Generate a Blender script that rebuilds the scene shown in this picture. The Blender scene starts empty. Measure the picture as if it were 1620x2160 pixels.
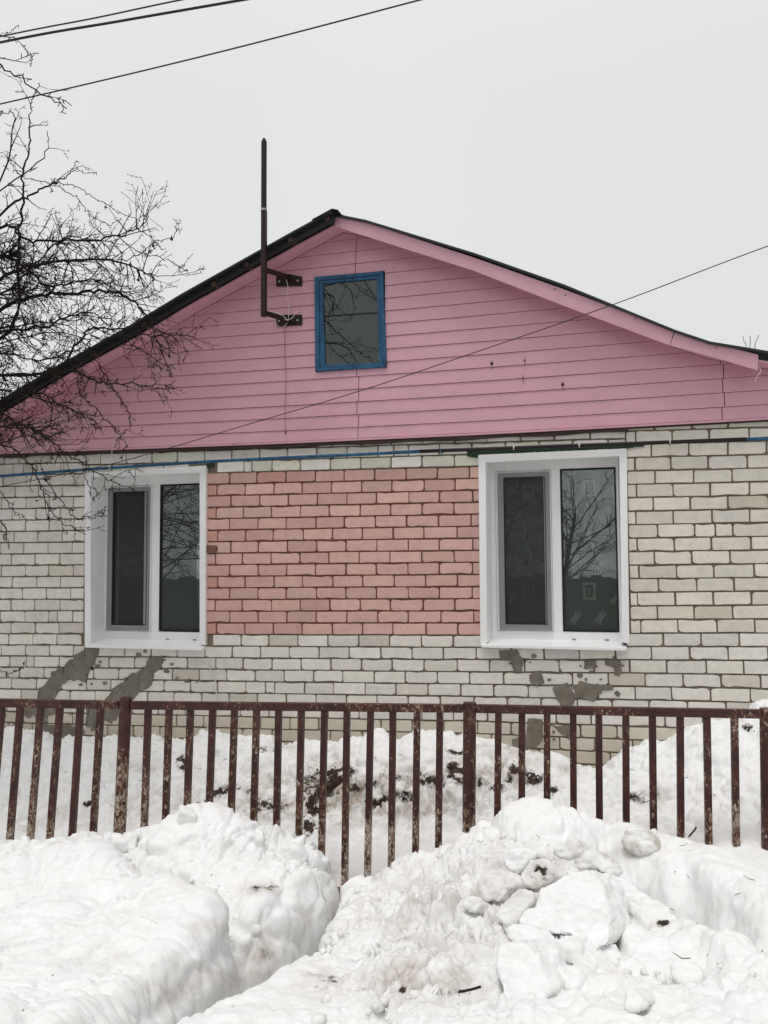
import bpy, bmesh, math, random
import numpy as np
from mathutils import Vector, Matrix, Euler
random.seed(7); rng = np.random.default_rng(7)
SC = bpy.context.scene
COL = SC.collection

# ------------------------------------------------------------------ camera, sky, sun, exposure
F, CX, CY = 1750.0, 810.0, 1080.0
YAW, PITCH, ROLL = math.radians(16.0), math.atan(110 / 1750.0), -0.006
CAMZ = 2.0
R3 = Matrix.Rotation(YAW, 3, 'Z') @ Matrix.Rotation(math.pi / 2 + PITCH, 3, 'X') @ Matrix.Rotation(ROLL, 3, 'Z')
cam_d = bpy.data.cameras.new('camera')
cam = bpy.data.objects.new('camera', cam_d); COL.objects.link(cam)
cam.matrix_world = Matrix.Translation((0, 0, CAMZ)) @ R3.to_4x4()
cam_d.sensor_fit = 'VERTICAL'; cam_d.sensor_height = 36.0; cam_d.lens = F / 2160 * 36.0
cam_d.clip_start = 0.05; cam_d.clip_end = 2000
SC.camera = cam

W = bpy.data.worlds.new('World'); SC.world = W; W.use_nodes = True
nt = W.node_tree; nt.nodes.clear()
wo = nt.nodes.new('ShaderNodeOutputWorld'); bg = nt.nodes.new('ShaderNodeBackground')
SUN_EL, SUN_AZ = math.radians(72), math.radians(192)      # azimuth measured from +Y clockwise
sky = nt.nodes.new('ShaderNodeTexSky'); sky.sky_type = 'NISHITA'; sky.sun_disc = False
sky.sun_elevation = SUN_EL; sky.sun_rotation = SUN_AZ; sky.dust_density = 4.0
hs = nt.nodes.new('ShaderNodeHueSaturation'); hs.inputs['Saturation'].default_value = 0.15
nt.links.new(sky.outputs[0], hs.inputs['Color'])
sc_ = nt.nodes.new('ShaderNodeVectorMath'); sc_.operation = 'SCALE'; sc_.inputs['Scale'].default_value = 0.012
nt.links.new(hs.outputs[0], sc_.inputs[0])
# cloud cover: an even pale grey deck, a little brighter overhead, with very soft mottling
tc = nt.nodes.new('ShaderNodeTexCoord'); sx = nt.nodes.new('ShaderNodeSeparateXYZ')
nt.links.new(tc.outputs['Generated'], sx.inputs[0])
rm = nt.nodes.new('ShaderNodeValToRGB')
rm.color_ramp.elements[0].position = 0.0; rm.color_ramp.elements[0].color = (0.712, 0.717, 0.722, 1)
rm.color_ramp.elements[1].position = 1.0; rm.color_ramp.elements[1].color = (0.88, 0.885, 0.89, 1)
e_ = rm.color_ramp.elements.new(0.5); e_.color = (0.730, 0.735, 0.740, 1)
nt.links.new(sx.outputs['Z'], rm.inputs[0])
nz = nt.nodes.new('ShaderNodeTexNoise'); nz.inputs['Scale'].default_value = 2.2; nz.inputs['Detail'].default_value = 3
nt.links.new(tc.outputs['Generated'], nz.inputs['Vector'])
mr = nt.nodes.new('ShaderNodeMapRange'); mr.inputs['To Min'].default_value = 0.95; mr.inputs['To Max'].default_value = 1.05
nt.links.new(nz.outputs['Fac'], mr.inputs['Value'])
s2 = nt.nodes.new('ShaderNodeVectorMath'); s2.operation = 'SCALE'
nt.links.new(rm.outputs['Color'], s2.inputs[0]); nt.links.new(mr.outputs[0], s2.inputs['Scale'])
ad = nt.nodes.new('ShaderNodeVectorMath'); ad.operation = 'ADD'
nt.links.new(s2.outputs[0], ad.inputs[0]); nt.links.new(sc_.outputs[0], ad.inputs[1])
nt.links.new(ad.outputs[0], bg.inputs['Color']); bg.inputs['Strength'].default_value = 1.0
nt.links.new(bg.outputs[0], wo.inputs['Surface'])

sun_d = bpy.data.lights.new('sun', 'SUN'); sun_d.energy = 1.4; sun_d.angle = math.radians(28); sun_d.color = (1, 0.98, 0.95)
sun = bpy.data.objects.new('sun', sun_d); COL.objects.link(sun)
sdir = Vector((math.sin(SUN_AZ) * math.cos(SUN_EL), math.cos(SUN_AZ) * math.cos(SUN_EL), math.sin(SUN_EL)))
sun.rotation_euler = sdir.to_track_quat('Z', 'Y').to_euler()
sun.location = (0, 0, 20)
SC.view_settings.view_transform = 'Standard'; SC.view_settings.look = 'None'
SC.view_settings.exposure = 0.0; SC.view_settings.gamma = 1.0; SC.view_settings.use_curve_mapping = False
SC.cycles.max_bounces = 8; SC.cycles.transparent_max_bounces = 12; SC.cycles.use_denoising = True
SC.cycles.caustics_reflective = False; SC.cycles.caustics_refractive = False

# ------------------------------------------------------------------ geometry helpers
def ray(x, y):
    return R3 @ Vector(((x - CX) / F, (CY - y) / F, -1.0))
def P(x, y, Y):                                   # picture point on the vertical plane Y
    d = ray(x, y); t = Y / d.y
    return Vector((d.x * t, Y, CAMZ + d.z * t))
def PR(p):
    q = R3.transposed() @ (Vector(p) - Vector((0, 0, CAMZ)))
    return CX + F * q.x / -q.z, CY - F * q.y / -q.z
R3n = np.array(R3)
def proj(a):
    q = (a - np.array([0, 0, CAMZ])) @ R3n
    return CX + F * q[:, 0] / -q[:, 2], CY - F * q[:, 1] / -q[:, 2]

def link(name, me, parent=None, mat=None, label=None, cat=None, group=None, kind=None, loc=None):
    o = bpy.data.objects.new(name, me); COL.objects.link(o)
    if parent is not None: o.parent = parent
    if mat is not None and me is not None and not me.materials: me.materials.append(mat)
    if loc is not None: o.location = loc
    if label: o['label'] = label
    if cat: o['category'] = cat
    if group: o['group'] = group
    if kind: o['kind'] = kind
    return o
def empty(name, label, cat, group=None, loc=(0, 0, 0)):
    o = bpy.data.objects.new(name, None); COL.objects.link(o); o.location = loc
    if label: o['label'] = label
    if cat: o['category'] = cat
    if group: o['group'] = group
    return o
def mesh(name, V, Fc, smooth=False):
    me = bpy.data.meshes.new(name); me.from_pydata([tuple(map(float, v)) for v in V], [], Fc)
    me.validate(); me.update()
    if smooth: me.polygons.foreach_set('use_smooth', [True] * len(me.polygons))
    return me
def npmesh(name, V, Q, smooth=True):              # V (n,3) float, Q (m,3|4) int
    me = bpy.data.meshes.new(name); n = Q.shape[1]
    me.vertices.add(len(V)); me.vertices.foreach_set('co', V.astype(np.float32).ravel())
    me.loops.add(Q.size); me.loops.foreach_set('vertex_index', Q.astype(np.int32).ravel())
    me.polygons.add(len(Q)); me.polygons.foreach_set('loop_start', np.arange(0, Q.size, n, dtype=np.int32))
    me.polygons.foreach_set('use_smooth', np.full(len(Q), smooth))
    me.update(calc_edges=True); me.validate()
    return me
class MB:
    def __init__(s): s.V = []; s.F = []
    def add(s, V, Fc):
        b = len(s.V); s.V += [tuple(v) for v in V]; s.F += [[i + b for i in f] for f in Fc]; return s
    def box(s, x0, x1, y0, y1, z0, z1):
        V = [(x, y, z) for z in (z0, z1) for y in (y0, y1) for x in (x0, x1)]
        return s.add(V, [(0, 2, 3, 1), (4, 5, 7, 6), (0, 1, 5, 4), (2, 6, 7, 3), (0, 4, 6, 2), (1, 3, 7, 5)])
    def prism(s, poly, y0, y1):                    # poly in (X,z), counter-clockwise seen from -Y; y0 front
        n = len(poly); V = [(p[0], y0, p[1]) for p in poly] + [(p[0], y1, p[1]) for p in poly]
        return s.add(V, [list(range(n)), list(range(2 * n - 1, n - 1, -1))] + [(i, i + n, (i + 1) % n + n, (i + 1) % n) for i in range(n)])
    def tube(s, pts, rad, sides=6, cap=True):
        pts = [Vector(p) for p in pts]; n = len(pts)
        if not hasattr(rad, '__len__'): rad = [rad] * n
        b = len(s.V); up = Vector((0.13, 0.21, 0.97))
        for i, p in enumerate(pts):
            t = (pts[min(i + 1, n - 1)] - pts[max(i - 1, 0)])
            t = t.normalized() if t.length > 1e-9 else Vector((0, 0, 1))
            a = t.cross(up)
            if a.length < 1e-3: a = t.cross(Vector((1, 0, 0)))
            a.normalize(); c = t.cross(a)
            for k in range(sides):
                q = 2 * math.pi * k / sides
                s.V.append(tuple(p + (a * math.cos(q) + c * math.sin(q)) * rad[i]))
        for i in range(n - 1):
            for k in range(sides):
                k2 = (k + 1) % sides
                s.F.append([b + i * sides + k, b + i * sides + k2, b + (i + 1) * sides + k2, b + (i + 1) * sides + k])
        if cap:
            s.F.append([b + k for k in range(sides)][::-1]); s.F.append([b + (n - 1) * sides + k for k in range(sides)])
        return s
    def build(s, name, mat, parent=None, smooth=False, bevel=0, **kw):
        me = mesh(name, s.V, s.F, smooth)
        bm = bmesh.new(); bm.from_mesh(me); bmesh.ops.recalc_face_normals(bm, faces=bm.faces)
        if bevel: bmesh.ops.bevel(bm, geom=bm.edges[:], offset=bevel, segments=2, affect='EDGES', profile=0.6)
        bm.to_mesh(me); bm.free()
        return link(name, me, parent, mat, **kw)
def box(name, x0, x1, y0, y1, z0, z1, mat, parent=None, bevel=0.002, **kw):
    return MB().box(x0, x1, y0, y1, z0, z1).build(name, mat, parent, bevel=bevel, **kw)

# ------------------------------------------------------------------ numpy noise
_perm = rng.permutation(4096); _g = rng.normal(size=(4096, 3)); _g /= np.linalg.norm(_g, axis=1)[:, None]
def _h(i, j, k): return _perm[(_perm[(_perm[i & 4095] + j) & 4095] + k) & 4095]
def gnoise(p):
    i = np.floor(p).astype(np.int64); f = p - i; u = f * f * f * (f * (f * 6 - 15) + 10); r = 0
    for a in (0, 1):
        for b in (0, 1):
            for c in (0, 1):
                g = _g[_h(i[:, 0] + a, i[:, 1] + b, i[:, 2] + c)]
                d = ((f - np.array([a, b, c])) * g).sum(1)
                w = (u[:, 0] if a else 1 - u[:, 0]) * (u[:, 1] if b else 1 - u[:, 1]) * (u[:, 2] if c else 1 - u[:, 2])
                r = r + d * w
    return r * 1.4
def fbm(p, sc, oct=4, gain=0.5, off=0.0):
    r = 0; a = 1; q = p * sc + off
    for _ in range(oct): r = r + a * gnoise(q); q = q * 2.03 + 11.7; a *= gain
    return r
def worley(p, sc, off=0.0):
    q = p * sc + off; i = np.floor(q).astype(np.int64); d1 = np.full(len(p), 9.0); d2 = np.full(len(p), 9.0); hid = np.zeros(len(p), int)
    for a in (-1, 0, 1):
        for b in (-1, 0, 1):
            for c in (-1, 0, 1):
                h = _h(i[:, 0] + a, i[:, 1] + b, i[:, 2] + c)
                fp = i + np.array([a, b, c]) + (_g[h] * 0.45 + 0.5)
                d = np.sqrt(((q - fp) ** 2).sum(1))
                m = d < d1; d2 = np.where(m, d1, np.minimum(d2, d)); hid = np.where(m, h, hid); d1 = np.where(m, d, d1)
    return d1, d2, hid

# ------------------------------------------------------------------ materials
class NM:
    def __init__(s, name, rough=0.7, spec=0.3):
        s.m = bpy.data.materials.new(name); s.m.use_nodes = True; s.t = s.m.node_tree; s.n = s.t.nodes
        s.b = s.n['Principled BSDF']; s.b.inputs['Roughness'].default_value = rough
        s.b.inputs['Specular IOR Level'].default_value = spec
        s.geo = s.n.new('ShaderNodeNewGeometry')
    def L(s, a, b): s.t.links.new(a, b)
    def pos(s, scale=(1, 1, 1)):
        v = s.n.new('ShaderNodeVectorMath'); v.operation = 'MULTIPLY'; v.inputs[1].default_value = scale
        s.L(s.geo.outputs['Position'], v.inputs[0]); return v.outputs[0]
    def noise(s, sc, det=4, rough=0.6, scale=(1, 1, 1), dist=0):
        n = s.n.new('ShaderNodeTexNoise'); n.inputs['Scale'].default_value = sc; n.inputs['Detail'].default_value = det
        n.inputs['Roughness'].default_value = rough; n.inputs['Distortion'].default_value = dist
        s.L(s.pos(scale), n.inputs['Vector']); return n.outputs['Fac']
    def ramp(s, f, stops):
        r = s.n.new('ShaderNodeValToRGB'); e = r.color_ramp.elements
        while len(e) < len(stops): e.new(0.5)
        for q, (p, c) in zip(e, stops):
            q.position = p; q.color = (c, c, c, 1) if not hasattr(c, '__len__') else (*c, 1)
        s.L(f, r.inputs[0]); return r.outputs['Color']
    def mix(s, f, a, b, mode='MIX'):
        m = s.n.new('ShaderNodeMix'); m.data_type = 'RGBA'; m.blend_type = mode
        for v, k in ((f, 0), (a, 6), (b, 7)):
            if isinstance(v, (int, float)): m.inputs[k].default_value = v if k == 0 else (v, v, v, 1)
            elif isinstance(v, tuple): m.inputs[k].default_value = (*v, 1)
            else: s.L(v, m.inputs[k])
        return m.outputs[2]
    def col(s, c):
        if isinstance(c, tuple): s.b.inputs['Base Color'].default_value = (*c, 1)
        else: s.L(c, s.b.inputs['Base Color'])
        return s
    def bump(s, h, strength=0.5, dist=0.01):
        b = s.n.new('ShaderNodeBump'); b.inputs['Strength'].default_value = strength; b.inputs['Distance'].default_value = dist
        s.L(h, b.inputs['Height']); s.L(b.outputs[0], s.b.inputs['Normal']); return s
    def attr(s, name):
        a = s.n.new('ShaderNodeAttribute'); a.attribute_name = name; return a
def simple(name, c, rough=0.7, spec=0.3, var=0.12, sc=8, metal=0, bump=0.0):
    n = NM(name, rough, spec); f = n.noise(sc, 4)
    n.col(n.mix(1.0, c, n.ramp(f, [(0.25, 1 - var), (0.75, 1.0)]), 'MULTIPLY'))
    n.b.inputs['Metallic'].default_value = metal
    if bump: n.bump(n.noise(sc * 14, 3), bump, 0.004)
    return n.m

def snow_mat():
    n = NM('snow', 0.75, 0.25)
    a = n.attr('dirt'); sp = n.n.new('ShaderNodeSeparateColor'); n.L(a.outputs['Color'], sp.inputs[0])
    fine = n.noise(60, 5, 0.7); mid = n.noise(14, 5, 0.65); big = n.noise(3, 4, 0.6)
    base = n.mix(n.ramp(mid, [(0.35, 0.0), (0.75, 1.0)]), (0.875, 0.88, 0.88), (0.82, 0.815, 0.80))
    base = n.mix(n.ramp(big, [(0.45, 0.0), (0.8, 0.6)]), base, (0.85, 0.835, 0.80))
    # light brown grime
    m1 = n.n.new('ShaderNodeMath'); m1.operation = 'MULTIPLY'; n.L(sp.outputs[0], m1.inputs[0])
    n.L(n.ramp(mid, [(0.25, 0.15), (0.62, 1.0)]), m1.inputs[1])
    c = n.mix(m1.outputs[0], base, n.mix(n.ramp(fine, [(0.4, 0.0), (0.6, 1.0)]), (0.26, 0.195, 0.13), (0.46, 0.39, 0.31)))
    # soil: near-black speckle where the mask is strong
    m2 = n.n.new('ShaderNodeMath'); m2.operation = 'ADD'; n.L(sp.outputs[1], m2.inputs[0]); n.L(fine, m2.inputs[1])
    sf = n.ramp(m2.outputs[0], [(0.70, 0.0), (0.95, 1.0)])
    c = n.mix(sf, c, n.mix(n.ramp(mid, [(0.4, 0.0), (0.65, 1.0)]), (0.022, 0.014, 0.009), (0.075, 0.048, 0.03)))
    # scattered crumbs of bark and grit
    v = n.n.new('ShaderNodeTexVoronoi'); v.inputs['Scale'].default_value = 26; n.L(n.pos(), v.inputs['Vector'])
    dot = n.ramp(v.outputs['Distance'], [(0.07, 1.0), (0.12, 0.0)])
    gate = n.ramp(n.noise(5, 3), [(0.57, 0.0), (0.66, 1.0)])
    c = n.mix(n.mix(1.0, dot, gate, 'MULTIPLY'), c, (0.16, 0.12, 0.09))
    n.col(c)
    n.b.inputs['Subsurface Weight'].default_value = 0.0; n.b.inputs['Subsurface Radius'].default_value = (1.0, 1.0, 1.1)
    n.b.inputs['Subsurface Scale'].default_value = 0.012
    g = n.noise(150, 5, 0.8); h = n.mix(0.5, g, n.noise(36, 6, 0.75))
    n.bump(h, 0.6, 0.012); return n.m
def brick_mat(name, obj):
    n = NM(name, 0.85, 0.2)
    if obj: o = n.n.new('ShaderNodeObjectInfo'); base = o.outputs['Color']
    else: base = n.attr('Col').outputs['Color']
    c = n.mix(1.0, base, n.ramp(n.noise(16, 6, 0.7), [(0.3, 0.86), (0.62, 1.0)]), 'MULTIPLY')
    c = n.mix(n.ramp(n.noise(55, 4, 0.7), [(0.60, 0.0), (0.72, 0.5)]), c, (0.30, 0.26, 0.21))
    c = n.mix(n.ramp(n.noise(13, 6, 0.75, (1, 1, 1.6), 0.5), [(0.66, 0.0), (0.70, 0.65)]), c, (0.30, 0.25, 0.19))
    v = n.n.new('ShaderNodeTexVoronoi'); v.inputs['Scale'].default_value = 34; n.L(n.pos(), v.inputs['Vector'])
    pit = n.ramp(v.outputs['Distance'], [(0.06, 1.0), (0.10, 0.0)])
    c = n.mix(n.mix(1.0, pit, n.ramp(n.noise(7, 2), [(0.55, 0.0), (0.6, 0.8)]), 'MULTIPLY'), c, (0.13, 0.10, 0.08))
    # damp / splash-back dirt on the lowest courses
    s = n.n.new('ShaderNodeSeparateXYZ'); n.L(n.geo.outputs['Position'], s.inputs[0])
    mr = n.n.new('ShaderNodeMapRange'); n.L(s.outputs['Z'], mr.inputs['Value'])
    mr.inputs['From Min'].default_value = 0.35; mr.inputs['From Max'].default_value = 0.85; mr.inputs['To Min'].default_value = 0.75; mr.inputs['To Max'].default_value = 0
    c = n.mix(n.mix(1.0, mr.outputs[0], n.ramp(n.noise(4, 3), [(0.3, 0.4), (0.6, 1.0)]), 'MULTIPLY'), c, (0.30, 0.23, 0.15))
    n.col(c); n.bump(n.noise(120, 5, 0.75), 0.35, 0.006); return n.m
def mortar_mat(name, a, b):
    n = NM(name, 0.95, 0.1); n.col(n.mix(n.ramp(n.noise(11, 6, 0.7), [(0.3, 0.0), (0.7, 1.0)]), a, b)); n.bump(n.noise(90, 6, 0.8), 0.9, 0.01); return n.m
def siding_mat():
    n = NM('pink_vinyl', 0.38, 0.65)
    c = n.mix(n.ramp(n.noise(1.3, 5, 0.6, (1, 1, 1.8)), [(0.3, 0.0), (0.75, 1.0)]), (0.635, 0.335, 0.405), (0.58, 0.295, 0.36))
    c = n.mix(n.ramp(n.noise(9, 6, 0.7), [(0.55, 0.0), (0.8, 0.35)]), c, (0.36, 0.20, 0.235))
    c = n.mix(n.ramp(n.noise(5, 5, 0.7, (6, 1, 0.35)), [(0.58, 0.0), (0.75, 0.22)]), c, (0.38, 0.25, 0.26))
    n.col(c); n.bump(n.noise(3.5, 3, 0.5, (1, 1, 3)), 0.25, 0.02); return n.m
def rust_mat():
    n = NM('chipped_brown_paint', 0.5, 0.4)
    f = n.noise(60, 6, 0.8, (1, 1, 0.5), 0.8); g = n.noise(9, 3, 0.6)
    paint = n.mix(n.ramp(g, [(0.35, 0.0), (0.65, 1.0)]), (0.070, 0.019, 0.015), (0.032, 0.010, 0.009))
    s = n.n.new('ShaderNodeSeparateXYZ'); n.L(n.geo.outputs['Position'], s.inputs[0])
    lo = n.n.new('ShaderNodeMapRange'); n.L(s.outputs['Z'], lo.inputs['Value'])
    lo.inputs['From Min'].default_value = 0.15; lo.inputs['From Max'].default_value = 0.75; lo.inputs['To Min'].default_value = 0.15; lo.inputs['To Max'].default_value = 0.0
    a = n.n.new('ShaderNodeMath'); a.operation = 'ADD'; n.L(f, a.inputs[0]); n.L(lo.outputs[0], a.inputs[1])
    b = n.n.new('ShaderNodeMath'); b.operation = 'MULTIPLY_ADD'; n.L(n.noise(3.1, 3, 0.6), b.inputs[0]); b.inputs[1].default_value = 0.50; n.L(a.outputs[0], b.inputs[2])
    rust = n.ramp(b.outputs[0], [(0.835, 0.0), (0.855, 1.0)]); bare = n.ramp(b.outputs[0], [(0.875, 0.0), (0.895, 1.0)])
    rc = n.mix(n.noise(30, 4), (0.13, 0.05, 0.022), (0.25, 0.13, 0.055))
    bc = n.mix(n.ramp(n.noise(70, 3), [(0.4, 0.0), (0.6, 1.0)]), (0.50, 0.47, 0.43), (0.30, 0.20, 0.12))
    n.col(n.mix(bare, n.mix(rust, paint, rc), bc)); n.bump(b.outputs[0], 0.5, 0.004)
    return n.m
def blue_mat():
    n = NM('old_blue_paint', 0.55, 0.4); f = n.noise(9, 6, 0.7, (2.2, 1, 0.6), 0.8)
    c = n.mix(n.ramp(f, [(0.35, 0.0), (0.6, 1.0)]), (0.006, 0.036, 0.085), (0.016, 0.105, 0.215))
    c = n.mix(n.ramp(n.noise(30, 5, 0.8, (1, 1, 0.3)), [(0.62, 0.0), (0.7, 0.6)]), c, (0.12, 0.22, 0.28)); n.col(c)
    n.bump(f, 0.4, 0.004); return n.m
def glass_mat(name, ior, tint=(0.88, 0.93, 0.91), wob=0.012, veil=0.07):
    m = bpy.data.materials.new(name); m.use_nodes = True; t = m.node_tree; t.nodes.clear()
    o = t.nodes.new('ShaderNodeOutputMaterial'); x = t.nodes.new('ShaderNodeMixShader')
    tr = t.nodes.new('ShaderNodeBsdfTransparent'); tr.inputs[0].default_value = (*tint, 1)
    gl = t.nodes.new('ShaderNodeBsdfGlossy'); gl.inputs['Roughness'].default_value = 0.0; gl.inputs[0].default_value = (0.93, 1.0, 0.97, 1)
    fr = t.nodes.new('ShaderNodeFresnel'); fr.inputs['IOR'].default_value = ior
    nz = t.nodes.new('ShaderNodeTexNoise'); nz.inputs['Scale'].default_value = 2.5; nz.inputs['Detail'].default_value = 0
    ge = t.nodes.new('ShaderNodeNewGeometry'); t.links.new(ge.outputs['Position'], nz.inputs['Vector'])
    bp = t.nodes.new('ShaderNodeBump'); bp.inputs['Strength'].default_value = wob; bp.inputs['Distance'].default_value = 0.02
    t.links.new(nz.outputs['Fac'], bp.inputs['Height']); t.links.new(bp.outputs[0], gl.inputs['Normal'])
    t.links.new(fr.outputs[0], x.inputs[0]); t.links.new(tr.outputs[0], x.inputs[1]); t.links.new(gl.outputs[0], x.inputs[2])
    df = t.nodes.new('ShaderNodeBsdfDiffuse'); df.inputs[0].default_value = (0.55, 0.58, 0.55, 1); x2 = t.nodes.new('ShaderNodeMixShader'); x2.inputs[0].default_value = veil  # pale haze put into the glass colour, lifts dark panes and fades reflections
    t.links.new(x.outputs[0], x2.inputs[1]); t.links.new(df.outputs[0], x2.inputs[2]); t.links.new(x2.outputs[0], o.inputs[0]); return m
def net_mat(name, c, alpha):
    m = bpy.data.materials.new(name); m.use_nodes = True; b = m.node_tree.nodes['Principled BSDF']
    b.inputs['Base Color'].default_value = (*c, 1); b.inputs['Alpha'].default_value = alpha; b.inputs['Roughness'].default_value = 0.9
    b.inputs['Specular IOR Level'].default_value = 0.05; return m
def wood_dark(name, a, b):
    n = NM(name, 0.8, 0.2); n.col(n.mix(n.ramp(n.noise(14, 6, 0.7, (0.3, 1, 3), 1.0), [(0.3, 0.0), (0.7, 1.0)]), a, b)); n.bump(n.noise(40, 5), 0.5, 0.006); return n.m

M = dict(
    snow=snow_mat(), brick=brick_mat('silicate_brick', True), brick_s=brick_mat('silicate_brick_mass', False),
    mortar=mortar_mat('mortar', (0.29, 0.245, 0.18), (0.17, 0.142, 0.105)), mortar_p=mortar_mat('mortar_painted', (0.26, 0.13, 0.10), (0.16, 0.095, 0.07)),
    cement=mortar_mat('cement_render', (0.27, 0.245, 0.20), (0.15, 0.132, 0.105)), siding=siding_mat(),
    backing=simple('siding_gap', (0.16, 0.06, 0.08)), rust=rust_mat(), blue=blue_mat(),
    pvc=simple('white_pvc', (0.86, 0.86, 0.855), 0.35, 0.4, 0.06, 6), roof=simple('dark_roof_sheet', (0.022, 0.024, 0.025), 0.5, 0.4, 0.4, 12),
    black=simple('black_paint', (0.016, 0.010, 0.009), 0.5, 0.3, 0.3, 20), bracket=simple('brown_black_paint', (0.022, 0.009, 0.008), 0.5, 0.3, 0.3, 20),
    steel=simple('grey_steel', (0.42, 0.42, 0.40), 0.4, 0.5, 0.2, 30, 0.3), wood=wood_dark('weathered_wood', (0.12, 0.075, 0.055), (0.05, 0.03, 0.025)),
    flash=wood_dark('dirty_base_strip', (0.085, 0.055, 0.045), (0.03, 0.02, 0.018)), rubber=simple('gasket', (0.012, 0.013, 0.013)),
    glass2=glass_mat('double_glazing', 2.08), glass1=glass_mat('single_glass', 1.66, (0.6, 0.62, 0.62), 0.002, 0.012),
    net=net_mat('insect_net', (0.06, 0.065, 0.065), 0.42), netframe=simple('grey_aluminium', (0.24, 0.245, 0.245), 0.5, 0.4, 0.08),
    room=simple('dim_room', (0.20, 0.215, 0.185), 0.9, 0.1, 0.5, 1.5), tulle=net_mat('tulle', (0.30, 0.36, 0.32), 0.18), motif=net_mat('woven_motif', (0.93, 0.96, 0.94), 1.0),
    bark=simple('bark', (0.024, 0.018, 0.015), 0.85, 0.2, 0.5, 25), cable=simple('black_cable', (0.03, 0.022, 0.022), 0.6), white_cable=simple('white_cable', (0.62, 0.56, 0.50), 0.6),
    green=simple('green_paint', (0.02, 0.05, 0.022), 0.6, 0.3, 0.4, 40), board=simple('dark_green_boards', (0.11, 0.13, 0.10), 0.8), ground=simple('far_snow', (0.62, 0.62, 0.62), 0.9, 0.1, 0.45, 0.4), slush=simple('road_slush', (0.26, 0.245, 0.225), 0.7, 0.3, 0.5, 1.2),
    hole=simple('dark_hole', (0.02, 0.012, 0.012)), soil=simple('frozen_soil', (0.045, 0.028, 0.018), 0.95, 0.05, 0.5, 30), stalk=simple('dead_stalk', (0.10, 0.075, 0.05), 0.9),
    nhouse=simple('grey_timber_wall', (0.10, 0.10, 0.09), 0.9), fruit=simple('dried_fruit', (0.02, 0.012, 0.01)),
)

# ------------------------------------------------------------------ ground
WY = 6.40
gm = MB(); N = 24
for i in range(N):
    for j in range(N):
        gm.V.append(((i / (N - 1) - .5) * 500, (j / (N - 1) - .5) * 500, -0.08))
gm.F = [(i * N + j, (i + 1) * N + j, (i + 1) * N + j + 1, i * N + j + 1) for i in range(N - 1) for j in range(N - 1)]
gm.build('ground', M['ground'], kind='structure')

MB().box(-60, 60, -4.6, -0.4, -0.079, 0.06).build('road', M['slush'], kind='structure')
# ------------------------------------------------------------------ house
house = empty('house', 'single storey brick house with pink clad gable and one pink painted wall panel', 'house')
def interp(pts, Y):
    q = sorted(((P(x, y, Y).x, P(x, y, Y).z) for x, y in pts)); xs = [a for a, _ in q]; zs = [b for _, b in q]
    def f(X):
        if X < xs[0]: return zs[0] + (X - xs[0]) * (zs[1] - zs[0]) / (xs[1] - xs[0])
        if X > xs[-1]: return zs[-1] + (X - xs[-1]) * (zs[-1] - zs[-2]) / (xs[-1] - xs[-2])
        return float(np.interp(X, xs, zs))
    return f
XL, XR = P(-330, 1200, WY).x, P(2420, 1200, WY).x       # extent of the facade built
sid_bot = interp([(0, 957), (300, 946), (600, 935), (1000, 917), (1325, 900), (1620, 884)], 6.37)
SHY = 6.08
sheet_pts = [(0, 843), (120, 771), (268, 689), (383, 619), (620, 486), (701, 442), (1000, 533), (1191, 600), (1423, 695), (1498, 720), (1620, 740)]
SHR = 6.165
sheetL = interp(sheet_pts, SHY); sheetR = interp(sheet_pts[5:], SHR)
XA = P(701, 442, SHY).x; sheet = lambda X: sheetL(X) if X <= XA else sheetR(X) - (sheetR(XA) - sheetL(XA)) * max(0, 1 - (X - XA) / .25)
soff = interp([(0, 889), (115, 827), (321, 705), (551, 578), (716, 482)], 6.37)
XA = P(701, 442, SHY).x                                   # ridge
xa = XA
def under(X):                                             # underside of the soffit, both slopes
    return min(soff(X), sheet(X) - 0.07) if X < xa else sheet(X) - 0.075
print('LOG ridge X', XA, 'sheet z', sheet(XA), 'soff gap', [round(sheet(x) - soff(x), 3) for x in (-4, -3.5, -3, -2.5, -2.2)])
for w in ((P(0, 0, 6.4).x),): pass

# windows, measured on the picture, placed on their own planes
WIN = {
 'L': dict(trim=((178.5, 998), (434, 982), (432.6, 1361), (178.5, 1362)), inner=((191, 1006), (421, 997), (421, 1357), (191, 1358)),
           sc=((228, 1029), (317, 1028), (313, 1330), (225, 1329)), si=((243, 1040), (311, 1038), (308.5, 1317), (241, 1317)),
           gl=((338, 1025), (421, 1022), (420, 1328), (335, 1328)), mull=(318, 337)),
 'R': dict(trim=((1009, 959.4), (1322, 946), (1327.6, 1357.7), (1013.3, 1361.8)), inner=((1024.4, 975), (1306.5, 962), (1312, 1355), (1027.7, 1355.6)),
           sc=((1051.3, 997), (1161, 995.4), (1162, 1328.7), (1052, 1329.5)), si=((1065, 1011), (1149.3, 1008), (1153.5, 1316), (1067.9, 1317)),
           gl=((1182.8, 992.5), (1296.6, 988.4), (1301.5, 1328.7), (1187, 1329.5)), mull=(1168, 1181.6))}
def rect(q, Y):
    a = [P(x, y, Y) for x, y in q]
    return (a[0].x + a[3].x) / 2, (a[1].x + a[2].x) / 2, (a[2].z + a[3].z) / 2, (a[0].z + a[1].z) / 2
for k, w in WIN.items():
    w['T'] = rect(w['trim'], 6.38); w['I'] = rect(w['inner'], 6.38)
    w['S'] = rect(w['sc'], 6.555); w['N'] = rect(w['si'], 6.553); w['G'] = rect(w['gl'], 6.57)
    print('LOG', k, [tuple(round(v, 3) for v in w[q]) for q in 'TISG'], [round(P(x, y, 6.38).z, 3) for x, y in w['trim']], [round(P(x, y, 6.38).x, 3) for x, y in w['trim']])

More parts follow.
